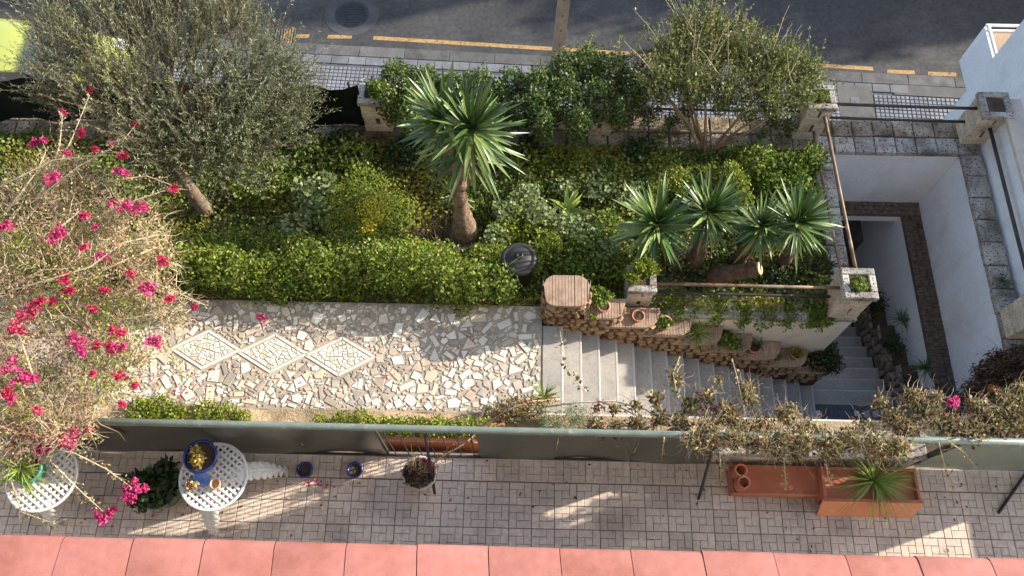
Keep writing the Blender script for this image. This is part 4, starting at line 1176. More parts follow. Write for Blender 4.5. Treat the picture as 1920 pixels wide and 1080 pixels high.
# two small blue pots
for (px, lab) in [(575, 'small blue pot on the paving nearest the table leg'), (668, 'small blue pot on the paving nearest the dried plant pot')]:
    q = G(px, 884, .05); pot('small_blue_pot', Vector((q.x, q.y, .001)), .092, .17, 'pot_blue', lab, 'plant pot', 'small blue pots', rim=.008)
# pale pot with a dried plant
q = G(790, 893, .1); q = Vector((q.x, q.y, 0))
pot('pale_pot', q, .20, .32, 'pot_pale', 'round pale pot in front of the fence gap', 'plant pot')
t = root('dried_plant', (q.x, q.y, .27), 'withered brown plant with straw stalks in the pale pot', 'plant')
leaf_mesh('withered_leaves', blob(900, lobes_around((q.x, q.y, .36), .19, .19, .10, 7, .5), .2), M['lf_brown'], t, .05, .45, .2)
leaf_mesh('straw', blob(260, lobes_around((q.x, q.y, .40), .17, .17, .09, 5, .5), .2), M['lf_straw'], t, .07, .18, .2)
leaf_mesh('red_leaves', blob(140, lobes_around((q.x + .13, q.y + .05, .44), .08, .08, .06, 3, .6), .2), M['bract_red'], t, .03, .8, .4)
for i in range(9):
    d = Vector((U(-.6, .9), U(-1, .3), U(.1, .7)))
    MB().tube(twig_path((q.x + U(-.1, .1), q.y + U(-.1, .1), .34), d, U(.18, .36), 4, .2, -.12), [.005, .005, .004, .003, .002], 4).build('stalk', M['twig_pale'], t)
# red-leaved runner climbing from that pot through the fence to the bed
t = root('red_creeper', (q.x + .2, q.y + .1, .3), 'red-leaved creeper running from the pale pot over the fence rail', 'creeper')
run = [Vector((q.x + .1, q.y + .05, .40)), Vector((q.x + .38, 2.18, .78)), GY(872, 832, 2.33), GY(905, 800, 2.5), GY(950, 768, 2.62), GY(1000, 752, 2.72), GY(1050, 748, 2.8)]
run = [Vector(x_) for x_ in run]
MB().tube(run, [.012, .011, .010, .010, .008, .007, .004], 6).build('runner', M['twig_pale'], t, True)
pts = []
for i in range(len(run) - 1):
    for k in range(70):
        s = random.random(); b_ = run[i].lerp(run[i + 1], s); pts.append((b_.x + random.gauss(0, .035), b_.y + random.gauss(0, .035), b_.z + random.gauss(0, .03)))
leaf_mesh('red_leaves', np.array(pts), M['lf_rust'], t, .035, .6, .5)
# spiky grass in the large planter
blades('spiky_grass', 'spiky green grass tussock in the large terracotta planter', 'grass tussock', Vector((G(1638, 905, .34).x, by0 + .26, H2 - .04)), 150, .55, .014, M['lf_blade'], .05, .98, .6)

# ---- compost bin
q = G(972, 522, -.72)
bn = root('compost_bin', (q.x, q.y, -.74), 'black round lidded bin standing in the hedge', 'bin')
MB().lathe((q.x, q.y, -.76), [(0, 0), (.19, 0), (.21, .05), (.225, .60), (.245, .61), (.245, .68), (.22, .70)], 32).build('body', M['black_plastic'], bn, True)
lid = MB().lathe((q.x, q.y, -.76), [(.255, .685), (.258, .71), (.235, .735), (.20, .74), (.19, .73), (.17, .75), (.06, .765), (0, .766)], 32).build('lid', M['bin_lid'], bn, True)
MB().lathe((q.x + .01, q.y + .02, -.76), [(.055, .762), (.05, .80), (.035, .808), (.028, .79), (0, .788)], 20).build('knob', M['black_plastic'], lid, True)
for s in (-1, 1):
    MB().box(q.x + s * .235 - .02, q.x + s * .235 + .02, q.y - .05, q.y + .05, -.22, -.17).build('handle', M['black_plastic'], bn)

# ---- yuccas
def yucca_leaf(L, W, droop):
    v, f = [], []
    n = 8
    for i in range(n + 1):
        u_ = i / n; w_ = W * min(1, .45 + u_ * 2.2) * (1 - u_ ** 3.2)
        z_ = -L * droop * u_ ** 2.4
        v += [(L * u_, -w_ / 2, z_ + w_ * .16), (L * u_, 0, z_), (L * u_, w_ / 2, z_ + w_ * .16)]
    for i in range(n):
        for q_ in range(2): f.append((i * 3 + q_, i * 3 + q_ + 1, i * 3 + q_ + 4, i * 3 + q_ + 3))
    return v, f
def rosette_meshes(L, W):
    out = []
    for k, d in enumerate((.02, .12, .3)):
        v, f = yucca_leaf(L, W, d)
        out.append((rawmesh('leaf', v, f, M['lf_yucca'], True), rawmesh('leaf', v, f, M['lf_yucca_pale'], True), rawmesh('leaf', v, f, M['lf_yucca_dead'], True)))
    return out
def rosette(par, c, axis, n, ms, skirt=.2, el_hi=None, el_lo=None):
    c = Vector(c); axis = Vector(axis).normalized()
    core = MB().tube([c - axis * .16, c, c + axis * .1], [.05, .055, .02], 8).build('head', M['bark_yucca'], par, True)
    qa = axis.to_track_quat('Z', 'Y')
    for i in range(n):
        t_ = (i + .5) / n
        el = R(82) * (1 - t_) ** .9 - R(32) * t_ * skirt * 2 - R(6)
        if el_hi is not None: el = R(el_hi + (el_lo - el_hi) * t_)
        az = i * 2.39996 + U(-.3, .3); el += R(U(-7, 7))
        d = Vector((math.cos(az) * math.cos(el), math.sin(az) * math.cos(el), math.sin(el)))
        d = qa @ d
        q_ = d.to_track_quat('X', 'Z') @ Quaternion((1, 0, 0), U(-.4, .4))
        s = U(.70, 1.10) * (.72 + .28 * math.sin(math.pi * min(1, t_ * 1.1 + .15)))
        k = 0 if t_ < .35 else (1 if t_ < .7 else 2)
        mt = Matrix.Translation(c + axis * (.06 - .16 * t_)) @ q_.to_matrix().to_4x4() @ Matrix.Diagonal((s, s, s, 1))
        if random.random() < .18: k = random.randrange(3)
        link('leaf', ms[k][2 if (el < R(-38) and random.random() < .28) else random.random() < .35], core, matrix=mt)
def trunk(par, pts, radii, name='trunk', m='bark_yucca', n=14):
    rough_ = m.startswith('bark')
    b_ = MB(); P_ = [Vector(x_) for x_ in pts]
    # densify with slight ringed bumps
    out, rad = [], []
    for i in range(len(P_) - 1):
        for k in range(6):
            s = k / 6; out.append(P_[i].lerp(P_[i + 1], s)); rad.append((radii[i] + (radii[i + 1] - radii[i]) * s) * (1 + .07 * math.sin((i * 6 + k) * 2.1) + U(-.03, .03)))
    out.append(P_[-1]); rad.append(radii[-1])
    return b_.tube(out, rad, n).build(name, M[m], par, True)
msL = rosette_meshes(.86, .074)
q = G(872, 440, -.80)
y1 = root('yucca_tree', (q.x, q.y, -.82), 'tall two-headed yucca on a swollen trunk in the middle of the garden', 'yucca')
hA, hB = GY(838, 235, q.y + .25), GY(884, 232, q.y + .02)
hA = G(836, 228, .95); hB = G(884, 244, 1.0)
fork = Vector((q.x - .02, q.y + .12, .35))
trunk(y1, [(q.x, q.y, -.86), (q.x - .0, q.y + .02, -.6), (q.x - .02, q.y + .07, -.15), fork], [.235, .185, .115, .085])
trunk(y1, [fork, hA.lerp(fork, .4), hA], [.09, .075, .06], 'limb')
trunk(y1, [fork, hB.lerp(fork, .4), hB], [.09, .075, .06], 'limb')
rosette(y1, hA, (-.25, .15, 1), 86, msL, .5); rosette(y1, hB, (.2, -.12, 1), 110, msL, .75)
hC = Vector((q.x + .06, q.y - .03, -.02))
rosette(y1, hB + Vector((.0, -.02, -.16)), (.22, -.18, 1), 110, rosette_meshes(1.0, .06), 1, 0, -86)
rosette(y1, hB.lerp(fork, .45), (.25, -.2, 1), 46, rosette_meshes(.78, .055), 1, -25, -86)
rosette(y1, hA + Vector((.0, .0, -.16)), (-.1, .0, 1), 46, rosette_meshes(.80, .06), 1, -5, -70)
rosette(y1, (q.x - .10, q.y + .25, -.05), (-.3, .1, 1), 16, rosette_meshes(.42, .05), .5)
msM = rosette_meshes(.70, .064)
def yucca(base, head, n, label, r0=.10, lean=(0, 0, 1), ms=msM, skirt=.35):
    t = root('yucca', base, label, 'yucca', 'yucca clump behind the rail')
    b_ = Vector(base); h_ = Vector(head)
    trunk(t, [b_ - Vector((0, 0, .05)), b_.lerp(h_, .35) + Vector((.02, .0, 0)), b_.lerp(h_, .7), h_], [r0 * 1.2, r0 * .95, r0 * .75, r0 * .6], 'trunk', 'bark_dark')
    rosette(t, h_, lean, n, ms, skirt)
    rosette(t, h_ - Vector((0, 0, .1)), lean, 34, ms, 1, 5, -60)
    return t
yucca(G(1262, 500, -.84), G(1232, 422, .15), 120, 'leftmost yucca of the clump behind the pipe rail', .11, (-.28, -.15, 1), rosette_meshes(.76, .064), .6)
yucca(G(1297, 500, -.84), G(1328, 400, .22), 110, 'middle yucca with the thick reddish trunk in the clump', .13, (.12, .10, 1), rosette_meshes(.68, .06), .25)
yucca(G(1380, 490, -.84), G(1428, 426, .15), 96, 'third yucca from the left in the clump behind the rail', .10, (-.2, -.12, 1), rosette_meshes(.58, .052), .5)
yucca(G(1465, 500, -.84), G(1494, 418, .2), 96, 'rightmost yucca of the clump beside the stairwell rail', .10, (.3, .05, 1), rosette_meshes(.70, .056), .3)
# cut trunk lying out of the clump
lg = root('cut_yucca_trunk', G(1345, 515, -.84), 'leaning sawn-off yucca trunk pointing right behind the rail', 'tree stump')
a, c = G(1345, 516, -.62), G(1425, 503, -.22)
trunk(lg, [a - Vector((.05, 0, .2)), a, a.lerp(c, .5) + Vector((0, 0, -.02)), c], [.13, .14, .12, .10], 'trunk', 'bark_dark')
d = (c - a).normalized()
MB().tube([c - d * .005, c + d * .004], [.092, .092], 14).build('cut_face', M['wood_cut'], lg)

# ---- street pole and thin post
q = G(1040, 150, Z_PAVE)
tp = GY(1064, -60, q.y - .05)
po = root('street_pole', q, 'square brown utility pole rising from the pavement', 'pole')
def sq_pole(p, t, r0, r1, n=4):
    b_ = MB(); p, t = Vector(p), Vector(t); v = []
    for (c_, r) in ((p, r0), (t, r1)):
        v += [c_ + Vector((-r, -r, 0)), c_ + Vector((r, -r, 0)), c_ + Vector((r, r, 0)), c_ + Vector((-r, r, 0))]
    return b_.add(v, [(0, 3, 2, 1), (4, 5, 6, 7), (0, 1, 5, 4), (1, 2, 6, 5), (2, 3, 7, 6), (3, 0, 4, 7)])
tp2 = q + (tp - q) * 1.6
sq_pole(q, tp2, .125, .095).build('shaft', M['pole'], po)
for k in range(8):
    c_ = q.lerp(tp2, .25 + .08 * k)
    MB().tube([c_ + Vector((0, -.14, 0)), c_ + Vector((0, .14, 0))], .012, 6).build('step_hole', M['mortar_dark'], po)
q = G(1318, 70, Z_ROAD + .15)
q2 = root('sign_post', G(1322, 62, Z_PAVE), 'thin grey post at the kerb behind the flowering shrub', 'post')
b0 = ORG[q2.name]; t0 = GY(1340, -40, b0.y)
MB().tube([b0, t0 + (t0 - b0) * .3], [.05, .045], 10).build('shaft', M['pave_plain'], q2, True)
MB().lathe(b0, [(0, .02), (.10, .02), (.10, 0)], 12).build('foot_plate', M['iron'], q2)

# ---- black netting on the street fence
nt = root('shade_netting', (-7, 7.95, Z_COPE), 'black shade netting tied along the street fence', 'netting')
nx_, nz_ = 46, 6
v, f = [], []
for i in range(nx_ + 1):
    for j in range(nz_ + 1):
        x = -12.5 + 9.95 * i / nx_; z = Z_COPE + .03 + .92 * j / nz_
        v.append((x, 7.86 + .05 * math.sin(x * 6 + j * .5) + .03 * math.sin(x * 17) + .05 * j / nz_, z + .04 * math.sin(x * 2.2) * j / nz_))
for i in range(nx_):
    for j in range(nz_): f.append((i * (nz_ + 1) + j, (i + 1) * (nz_ + 1) + j, (i + 1) * (nz_ + 1) + j + 1, i * (nz_ + 1) + j + 1))
nn = len(v); v += [(x, y + .015, z) for x, y, z in v]; f += [tuple(q_ + nn for q_ in reversed(g_)) for g_ in f]
mesh('net', v, f, M['shade_net'], nt, True)
for i in range(7):
    x = -12.3 + i * 1.6
    MB().tube([(x, 7.98, Z_COPE), (x, 7.98, Z_COPE + 1.0)], .02, 8).build('stake', M['iron'], nt)

# ---- parked car
cc = G(30, 85, -2.78)
car = root('parked_car', (cc.x - .4, cc.y, Z_ROAD), 'lime yellow hatchback parked behind the olive tree', 'car')
CX, CY = cc.x - .02, cc.y
def loft(secs, name, m, par, smooth=True):
    """secs: list of (x, half width, z bottom, z top, corner)"""
    v, f = [], []
    n = 12
    for (x, w, z0, z1, rc) in secs:
        ring = [(-w, z0), (-w * 1.0, z0 + (z1 - z0) * .35), (-w * .99, z0 + (z1 - z0) * .7), (-w * .95 + 0, z1 - rc * .5), (-w + rc, z1 - .01), (-w * .4, z1 + .012), (w * .4, z1 + .012), (w - rc, z1 - .01), (w * .95, z1 - rc * .5), (w * .99, z0 + (z1 - z0) * .7), (w, z0 + (z1 - z0) * .35), (w, z0)]
        v += [(CX + x, CY + y, Z_ROAD + z) for y, z in ring]
    for i in range(len(secs) - 1):
        for k in range(n):
            j = (k + 1) % n; f.append((i * n + k, i * n + j, i * n + n + j, i * n + n + k))
    f += [tuple(range(n)), tuple(range(len(secs) * n - 1, (len(secs) - 1) * n - 1, -1))]
    return mesh(name, v, f, m, par, smooth)
loft([(-1.95, .70, .35, .85, .1), (-1.88, .80, .25, .95, .1), (-1.2, .86, .22, 1.0, .08), (.3, .87, .22, 1.0, .08), (1.0, .86, .22, .95, .10), (1.6, .83, .22, .84, .14), (1.92, .74, .26, .70, .16), (2.02, .60, .32, .60, .12)], 'body', M['car_paint'], car)
roofp = loft([(-1.62, .60, 1.30, 1.38, .1), (-1.2, .64, 1.38, 1.455, .1), (-.5, .66, 1.40, 1.48, .1), (.10, .64, 1.37, 1.45, .1), (.24, .62, 1.33, 1.40, .08)], 'roof', M['car_paint'], car)
def quad3(name, pts, m, par):
    v = [(CX + x, CY + y, Z_ROAD + z) for x, y, z in pts]; v += [(x, y, z - .02) for x, y, z in v]
    n = len(pts); f = [tuple(range(n)), tuple(range(2 * n - 1, n - 1, -1))] + [(i, (i + 1) % n, n + (i + 1) % n, n + i) for i in range(n)]
    return mesh(name, v, f, m, par)
quad3('windscreen', [(.22, -.62, 1.40), (.98, -.74, .985), (1.06, 0, .995), (.98, .74, .985), (.22, .62, 1.40)], M['car_glass'], car)
quad3('rear_window', [(-1.60, -.58, 1.36), (-1.60, .58, 1.36), (-1.93, .68, .97), (-1.93, -.68, .97)], M['car_glass'], car)
for s in (-1, 1):
    quad3('side_window', [(-1.5, s * .63, 1.35), (.18, s * .635, 1.38), (.80, s * .80, 1.01), (-1.75, s * .80, 1.01)][::s], M['car_glass'], car)
    quad3('headlight', [(1.58, s * .52, .855), (1.60, s * .80, .80), (1.86, s * .74, .72), (1.84, s * .48, .76)][::-s], M['lamp_glass'], car)
    mi = MB().box(CX + .62, CX + .80, CY + s * .93 - .10, CY + s * .93 + .10, Z_ROAD + 1.0, Z_ROAD + 1.13, .03).build('mirror', M['car_paint'], car)
    for x in (-1.25, 1.28):
        b_ = MB()
        pr_ = [(.20, -.1), (.29, -.11), (.32, -.06), (.32, .06), (.29, .11), (.20, .1)]
        vv, ff = [], []
        for (r, y) in pr_:
            for i in range(20):
                a_ = 2 * math.pi * i / 20; vv.append((CX + x + r * math.cos(a_), CY + s * .78 + y, Z_ROAD + .32 + r * math.sin(a_)))
        for k in range(5):
            for i in range(20): ff.append((k * 20 + i, k * 20 + (i + 1) % 20, k * 20 + 20 + (i + 1) % 20, k * 20 + 20 + i))
        wh = mesh('wheel', vv, ff, M['car_dark'], car, True)
        vv = [(CX + x + .205 * math.cos(2 * math.pi * i / 16), CY + s * (.78 + .07), Z_ROAD + .32 + .205 * math.sin(2 * math.pi * i / 16)) for i in range(16)]
        mesh('rim', vv, [tuple(range(16))], M['chrome'], wh)
# ================================================================== VEGETATION
def lobes_px(lst, z, rz=None, squash=.8):
    """(px, py, radius in photo pixels[, z])"""
    out = []
    for it in lst:
        zz = it[3] if len(it) > 3 else z
        c = G(it[0], it[1], zz)
        k = (CAM_Z - zz) / 1440.0
        r = it[2] * k
        out.append((c.x, c.y, c.z, r, r, rz if rz else r * squash))
    return out
def twigs_in(lobes, n, length, r, m, par, name='twig', wob=.3, zl=-.3, zh=1, sides=3, lift=0.05, seg=4):
    b_ = MB()
    P_ = blob(n, lobes, .15)
    cen = np.array(lobes)[:, :3]
    for p in P_:
        i = np.argmin(((cen - p) ** 2).sum(1))
        d = Vector(p - cen[i]); d = (d.normalized() if d.length > 1e-6 else rand_dir()) + rand_dir(zl, zh) * .9
        L_ = length * U(.5, 1.2)
        pts = twig_path(p, d, L_, seg, wob, lift)
        b_.tube(pts, [r * (1 - .75 * k / seg) for k in range(seg + 1)], sides, False)
    o_ = b_.build(name, M[m], par); o_['kind'] = 'stuff'
    return o_

# ---- ground cover in the garden (nobody could count it)
N = 80000
gx_ = rng.uniform(-10.5, 4.66, N); gy_ = rng.uniform(4.75, 7.56, N)
den = .62 + .38 * np.sin(gx_ * 2.3 + np.sin(gy_ * 3.1) * 1.5) * np.cos(gy_ * 2.7 - gx_ * .9)
yb_ = G(835, 432, -.8); bp = G(430, 395, -.8)
bare = np.exp(-(((gx_ - yb_.x) / .48) ** 2 + ((gy_ - yb_.y) / .34) ** 2) ** 2) + .8 * np.exp(-(((gx_ - bp.x) / .45) ** 2 + ((gy_ - bp.y) / .3) ** 2) ** 2)
keep = rng.random(N) < np.clip(den + .25, .15, 1) * (1 - np.clip(bare * 1.05, 0, 1))
gx_, gy_ = gx_[keep], gy_[keep]
hgt = .05 + .11 * (np.sin(gx_ * 3.7 + 1) * np.sin(gy_ * 4.9 + gx_) + 1) * rng.random(len(gx_)) ** .5 + .05 * rng.random(len(gx_))
gz_ = np.array([garden_z(a, c) for a, c in zip(gx_, gy_)]) + hgt
o = leaf_mesh('ground_cover', np.stack([gx_, gy_, gz_], 1), M['lf_cover'], None, .050, .85, .9)
tag(o, 'mixed low green ground cover carpeting the garden', 'ground cover', kind='stuff')
# grass blades mixed in, over the whole garden and by the path edge
N = 9000
gx_ = rng.uniform(-10, 4.6, N); gy_ = np.where(rng.random(N) < .7, rng.uniform(4.7, 7.5, N), 4.66 + rng.exponential(.08, N))
gz_ = np.array([garden_z(a, c) for a, c in zip(gx_, gy_)])
D_ = rng.normal(size=(N, 3)) * .55 + np.array([0, 0, 1.0])
o = leaf_mesh('wild_grass', np.stack([gx_, gy_, gz_], 1), M['lf_lime'], None, .20, .045, 0, .4, D=D_)
tag(o, 'thin wild grass blades scattered through the garden', 'grass', kind='stuff')
# dry litter on the bare soil
N = 2600
c_ = np.where(rng.random((N, 1)) < .5, np.array([[yb_.x, yb_.y, 0]]), np.array([[bp.x, bp.y, 0]])) + rng.normal(size=(N, 3)) * np.array([.45, .35, 0])
c_[:, 2] = np.array([garden_z(a, c) for a, c in zip(c_[:, 0], c_[:, 1])]) + .012
o = leaf_mesh('leaf_litter', c_, M['lf_brown'], None, .05, .4, 3.0); tag(o, 'brown leaf litter on the bare soil under the yucca', 'leaf litter', kind='stuff')
# ---- clipped low hedge along the path
hd = root('low_hedge', (-3, 4.95, -.65), 'dense low green hedge running along the mosaic path', 'hedge')
lb = []
x = -7.2
while x < -.12:
    w = U(.28, .44)
    yy = 5.02 + .06 * math.sin(x * 2.1) - (.10 if x > -1.2 else 0)
    lb.append((x, yy + U(-.12, .16), -.26 + U(-.20, .14), w * U(.7, 1.25), U(.24, .40), U(.36, .56)))
    if random.random() < .85: lb.append((x, yy + U(.3, .5), -.55 + U(-.1, .08), w, U(.25, .35), U(.25, .35)))
    if random.random() < .3: lb.append((x, yy - .3, -.56, .16, .12, .14))
    x += w * .62
leaf_mesh('foliage', blob(38000, lb, .50), M['lf_hedge'], hd, .042, .75, .6, .5)
leaf_mesh('young_shoots', blob(6500, [(l_[0], l_[1], l_[2] + .05, l_[3] * .9, l_[4] * .9, l_[5]) for l_ in lb[::2]], .75), M['lf_lime'], hd, .058, .6, .9, .5)
leaf_mesh('dead_leaves', blob(1600, lb, .5), M['lf_dry'], hd, .045, .6, .5)
P_ = blob(900, lb, .8); leaf_mesh('grass_blades', P_, M['lf_lime'], hd, .20, .05, 0, .5, D=rng.normal(size=(900, 3)) * .6 + np.array([0, -.2, .8]))
twigs_in(lb, 420, .24, .004, 'twig_brown', hd, 'twigs')
def shrub(name, label, lobes, n, m, size, aspect=.65, tw=60, twl=.25, cat='shrub', group=None, twm='twig_brown', up=.7, shell=.4, base=None, stems=0):
    c = np.array(lobes)[:, :3].mean(0) if base is None else np.array(base)
    z0 = min(l[2] - l[5] for l in lobes) if base is None else base[2]
    t = root(name, (c[0], c[1], z0), label, cat, group)
    leaf_mesh('foliage', blob(n, lobes, shell), M[m], t, size, aspect, up)
    if tw: twigs_in(lobes, tw, twl, .0045, twm, t, 'twigs')
    for i in range(stems):
        l_ = random.choice(lobes); p = Vector((c[0] + U(-.06, .06), c[1] + U(-.06, .06), z0))
        q_ = Vector(l_[:3]); mid = p.lerp(q_, .45) + Vector((U(-.1, .1), U(-.1, .1), .05))
        MB().tube([p, mid, q_], [.03, .02, .008], 7).build('stem', M[twm], t, True)
    return t
shrub('round_bush', 'big round yellow-green bush left of the tall yucca', lobes_px([(690, 400, 75), (650, 380, 60), (735, 395, 55), (690, 350, 55), (640, 430, 50), (700, 440, 55)], -.62, .38), 9000, 'lf_lime', .034, .5)
o = leaf_mesh('yellow_flowers', blob(420, lobes_px([(702, 392, 42), (690, 425, 22)], -.28, .08), .1), M['flower_yellow'], None, .030, .9, 1.2); tag(o, 'patch of small yellow blossoms on the round bush', 'flowers', kind='stuff')
shrub('pale_leaved_weed', 'pale large-leaved weed left of the round bush', lobes_px([(575, 360, 34), (590, 400, 38), (550, 425, 30), (610, 345, 26)], -.55, .2), 700, 'lf_pale', .085, .85, 14)
shrub('weed_clump', 'low green clump beneath the olive trunk', lobes_px([(520, 330, 50), (470, 345, 45), (590, 290, 55), (660, 290, 50)], -.62, .2), 2600, 'lf_cover', .06, .8, 20)
shrub('weed_clump', 'bright leafy clump right of the tall yucca trunk', lobes_px([(975, 400, 45), (1010, 440, 45), (950, 435, 35), (1050, 450, 45)], -.60, .22), 3000, 'lf_lime', .05, .8, 20)
shrub('weed_clump', 'dense green clump between bin and left yucca', lobes_px([(1060, 490, 45), (1110, 470, 55), (1130, 430, 50), (1090, 520, 38), (1150, 500, 40)], -.55, .26), 4600, 'lf_hedge', .05, .8, 20)
shrub('weed_clump', 'dark green clump behind the small banana-like plant', lobes_px([(1000, 310, 60), (1080, 320, 60), (1150, 330, 55), (1220, 320, 50)], -.66, .2), 4200, 'lf_cover', .06, .8, 20)
shrub('weed_clump', 'bushy green growth filling the corner by the stairwell rail', lobes_px([(1420, 305, 50), (1480, 320, 50), (1500, 370, 45), (1450, 350, 40), (1525, 300, 35)], -.55, .28), 5200, 'lf_hedge', .05, .7, 30)
shrub('lime_bush', 'small lime bush behind the yucca clump', lobes_px([(1385, 345, 26), (1395, 375, 20), (1370, 320, 20)], -.45, .24), 900, 'lf_lime', .05, .7, 10)
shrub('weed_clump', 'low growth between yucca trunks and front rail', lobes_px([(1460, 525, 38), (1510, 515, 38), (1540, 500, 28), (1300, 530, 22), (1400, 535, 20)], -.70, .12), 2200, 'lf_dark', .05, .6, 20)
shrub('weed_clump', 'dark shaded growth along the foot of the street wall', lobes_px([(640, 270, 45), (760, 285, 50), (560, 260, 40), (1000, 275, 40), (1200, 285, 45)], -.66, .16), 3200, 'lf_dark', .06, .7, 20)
shrub('weed_clump', 'mixed yellow-green weeds below the banana-like plant', lobes_px([(1030, 470, 34), (1085, 430, 40), (1150, 380, 45), (1190, 350, 40), (920, 350, 45)], -.70, .14), 2600, 'lf_shrub', .05, .7, 20)
blades('broad_leaf_plant', 'small bright plant with broad arching leaves in the garden', 'plant', G(1065, 395, -.62), 16, .36, .10, M['lf_blade'], .25, .9, .45)
shrub('nasturtium_patch', 'pale round-leaved patch right of the bin', lobes_px([(1100, 440, 44), (1060, 425, 36), (1140, 470, 34), (1010, 400, 34)], -.50, .16), 1500, 'lf_pale', .06, .95, 14, up=1.6)
shrub('nasturtium_patch', 'pale round-leaved patch behind the bin', lobes_px([(950, 395, 34), (930, 440, 26), (985, 365, 30)], -.52, .16), 900, 'lf_pale', .055, .95, 10, up=1.6)
shrub('nasturtium_patch', 'pale round-leaved patch above the broad-leaved plant', lobes_px([(1120, 345, 40), (1180, 365, 34), (1060, 350, 30)], -.60, .14), 1100, 'lf_pale', .05, .95, 10, up=1.6)
shrub('lime_bush', 'loose lime growth between hedge and round bush', lobes_px([(760, 470, 36), (700, 480, 34), (640, 475, 34), (830, 480, 26), (560, 470, 30)], -.35, .16), 2600, 'lf_lime', .04, .6, 30)
shrub('lime_bush', 'yellowish bush left of the broad-leaved plant', lobes_px([(1010, 470, 26), (1035, 455, 22), (1000, 500, 22)], -.45, .2), 900, 'lf_lime', .045, .6, 10)
shrub('lime_bush', 'yellow-green growth under the street shrub', lobes_px([(1270, 340, 36), (1330, 330, 34), (1230, 360, 26)], -.60, .18), 1500, 'lf_lime', .045, .6, 16)
# ring of stones by the yucca
for i, (px, py) in enumerate([(858, 468), (870, 468), (884, 465), (896, 461), (907, 455), (915, 447), (921, 438)]):
    c = G(px, py, -.80); s = U(.045, .065)
    b_ = MB().lathe((c.x, c.y, -.84), [(0, 0), (s, .01), (s * 1.05, .05), (s * .7, .085), (0, .095)], 8)
    tag(b_.build('border_stone', M['pillar'], None, True), ['leftmost', 'second', 'third', 'middle', 'fifth', 'sixth', 'rightmost'][i] + ' rounded stone, from the left, in the arc below the yucca trunk', 'stone', 'stones edging the yucca bed')

# ---- olive tree
q = G(388, 398, -.82)
ol = root('olive_tree', q, 'large grey-green olive tree at the upper left of the garden', 'tree')
tops = []
trunk(ol, [q, q + Vector((-.05, .05, .5)), q + Vector((-.10, .12, 1.0)), q + Vector((-.14, .16, 1.5))], [.13, .10, .09, .08], 'trunk', 'bark_olive', 10)
fork = q + Vector((-.14, .16, 1.5))
OL = lobes_px([(320, 170, 120), (210, 110, 105), (320, 60, 105), (430, 90, 100), (440, 200, 100), (500, 160, 80), (350, 260, 90), (230, 210, 95), (150, 130, 75), (420, 270, 75), (480, 240, 65), (300, 290, 70), (380, 300, 60), (450, 290, 55), (540, 170, 40), (260, 20, 90), (400, 10, 90), (130, 60, 75), (110, 170, 45), (530, 215, 45), (300, 300, 50)], 1.7, .62)
crown_leaf_p, crown_leaf_d, crown_r = [], [], []
tw = MB()
cen = Vector(np.array(OL)[:, :3].mean(0))
for l_ in OL:
    tip = Vector(l_[:3])
    mid = fork.lerp(tip, .5) + Vector((U(-.15, .15), U(-.15, .15), .1))
    MB().tube([fork, mid, tip], [.05, .03, .012], 7).build('limb', M['bark_olive'], ol, True)
P_ = blob(4300, OL, .38)
for p in P_:
    d = Vector(p) - Vector((fork.x, fork.y, fork.z - .2)); d = d.normalized() + rand_dir(-.4, .9) * .55
    L_ = U(.25, .48) if random.random() < .8 else U(.5, .85)
    pts = twig_path(p, d, L_, 4, .16, .04)
    tw.tube(pts, [.0045, .004, .003, .002, .0012], 3, False)
    for i in range(4):
        dd = (pts[i + 1] - pts[i]).normalized()
        for k in range(6):
            s = (k + random.random()) / 6
            b_ = pts[i].lerp(pts[i + 1], s)
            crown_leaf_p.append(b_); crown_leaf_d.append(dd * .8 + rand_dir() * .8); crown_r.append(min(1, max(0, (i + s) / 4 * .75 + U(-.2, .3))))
tw.build('twigs', M['bark_olive'], ol)
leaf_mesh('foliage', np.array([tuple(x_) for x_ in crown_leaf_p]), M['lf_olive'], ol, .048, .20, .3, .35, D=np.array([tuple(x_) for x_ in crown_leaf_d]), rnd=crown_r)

# ---- ivy and shrubs along the street fence
shrub('ivy_hedge', 'dense ivy clump beside the sunlit pillar on the street fence', lobes_px([(745, 150, 42), (775, 185, 42), (735, 195, 34), (800, 160, 38), (705, 178, 20), (770, 225, 30)], -.15, .42), 9500, 'lf_ivy', .045, .7, 40)
shrub('ivy_hedge', 'ivy hedge behind the tall yucca heads', lobes_px([(850, 170, 42), (900, 165, 42), (930, 190, 38), (960, 160, 36), (880, 215, 36), (935, 225, 30), (975, 215, 34)], -.2, .40), 9500, 'lf_ivy', .045, .7, 40)
shrub('ivy_hedge', 'tall ivy mound over the fence at the foot of the pole', lobes_px([(1010, 165, 46), (1060, 140, 50), (1100, 125, 46), (1145, 140, 46), (1180, 165, 40), (1060, 190, 50), (1120, 190, 46), (1010, 205, 40), (1085, 235, 30), (1020, 238, 26), (1160, 215, 24), (1190, 190, 26)], -.05, .46), 20000, 'lf_ivy', .045, .7, 90, .35)
shrub('dry_thicket', 'thin brown thicket between ivy mound and shrub', lobes_px([(1195, 150, 40), (1225, 190, 36), (1210, 120, 30), (1180, 210, 30)], -.15, .34), 900, 'lf_brown', .045, .6, 320, .45)
q = G(1320, 292, -.84)
st_l = lobes_px([(1260, 120, 52), (1320, 105, 58), (1385, 95, 58), (1425, 140, 54), (1300, 165, 50), (1370, 175, 50), (1465, 130, 46), (1505, 150, 34), (1240, 165, 42), (1440, 190, 40), (1340, 60, 44), (1490, 185, 28), (1290, 60, 36)], .25, .34)
sh = shrub('street_shrub', 'airy multi-stemmed shrub with sunlit crown on the street side', st_l, 8500, 'lf_shrub', .05, .62, 260, .35, 'shrub', None, 'twig_brown', .5, .15, q, 9)
b_ = MB(); P_, D_ = [], []
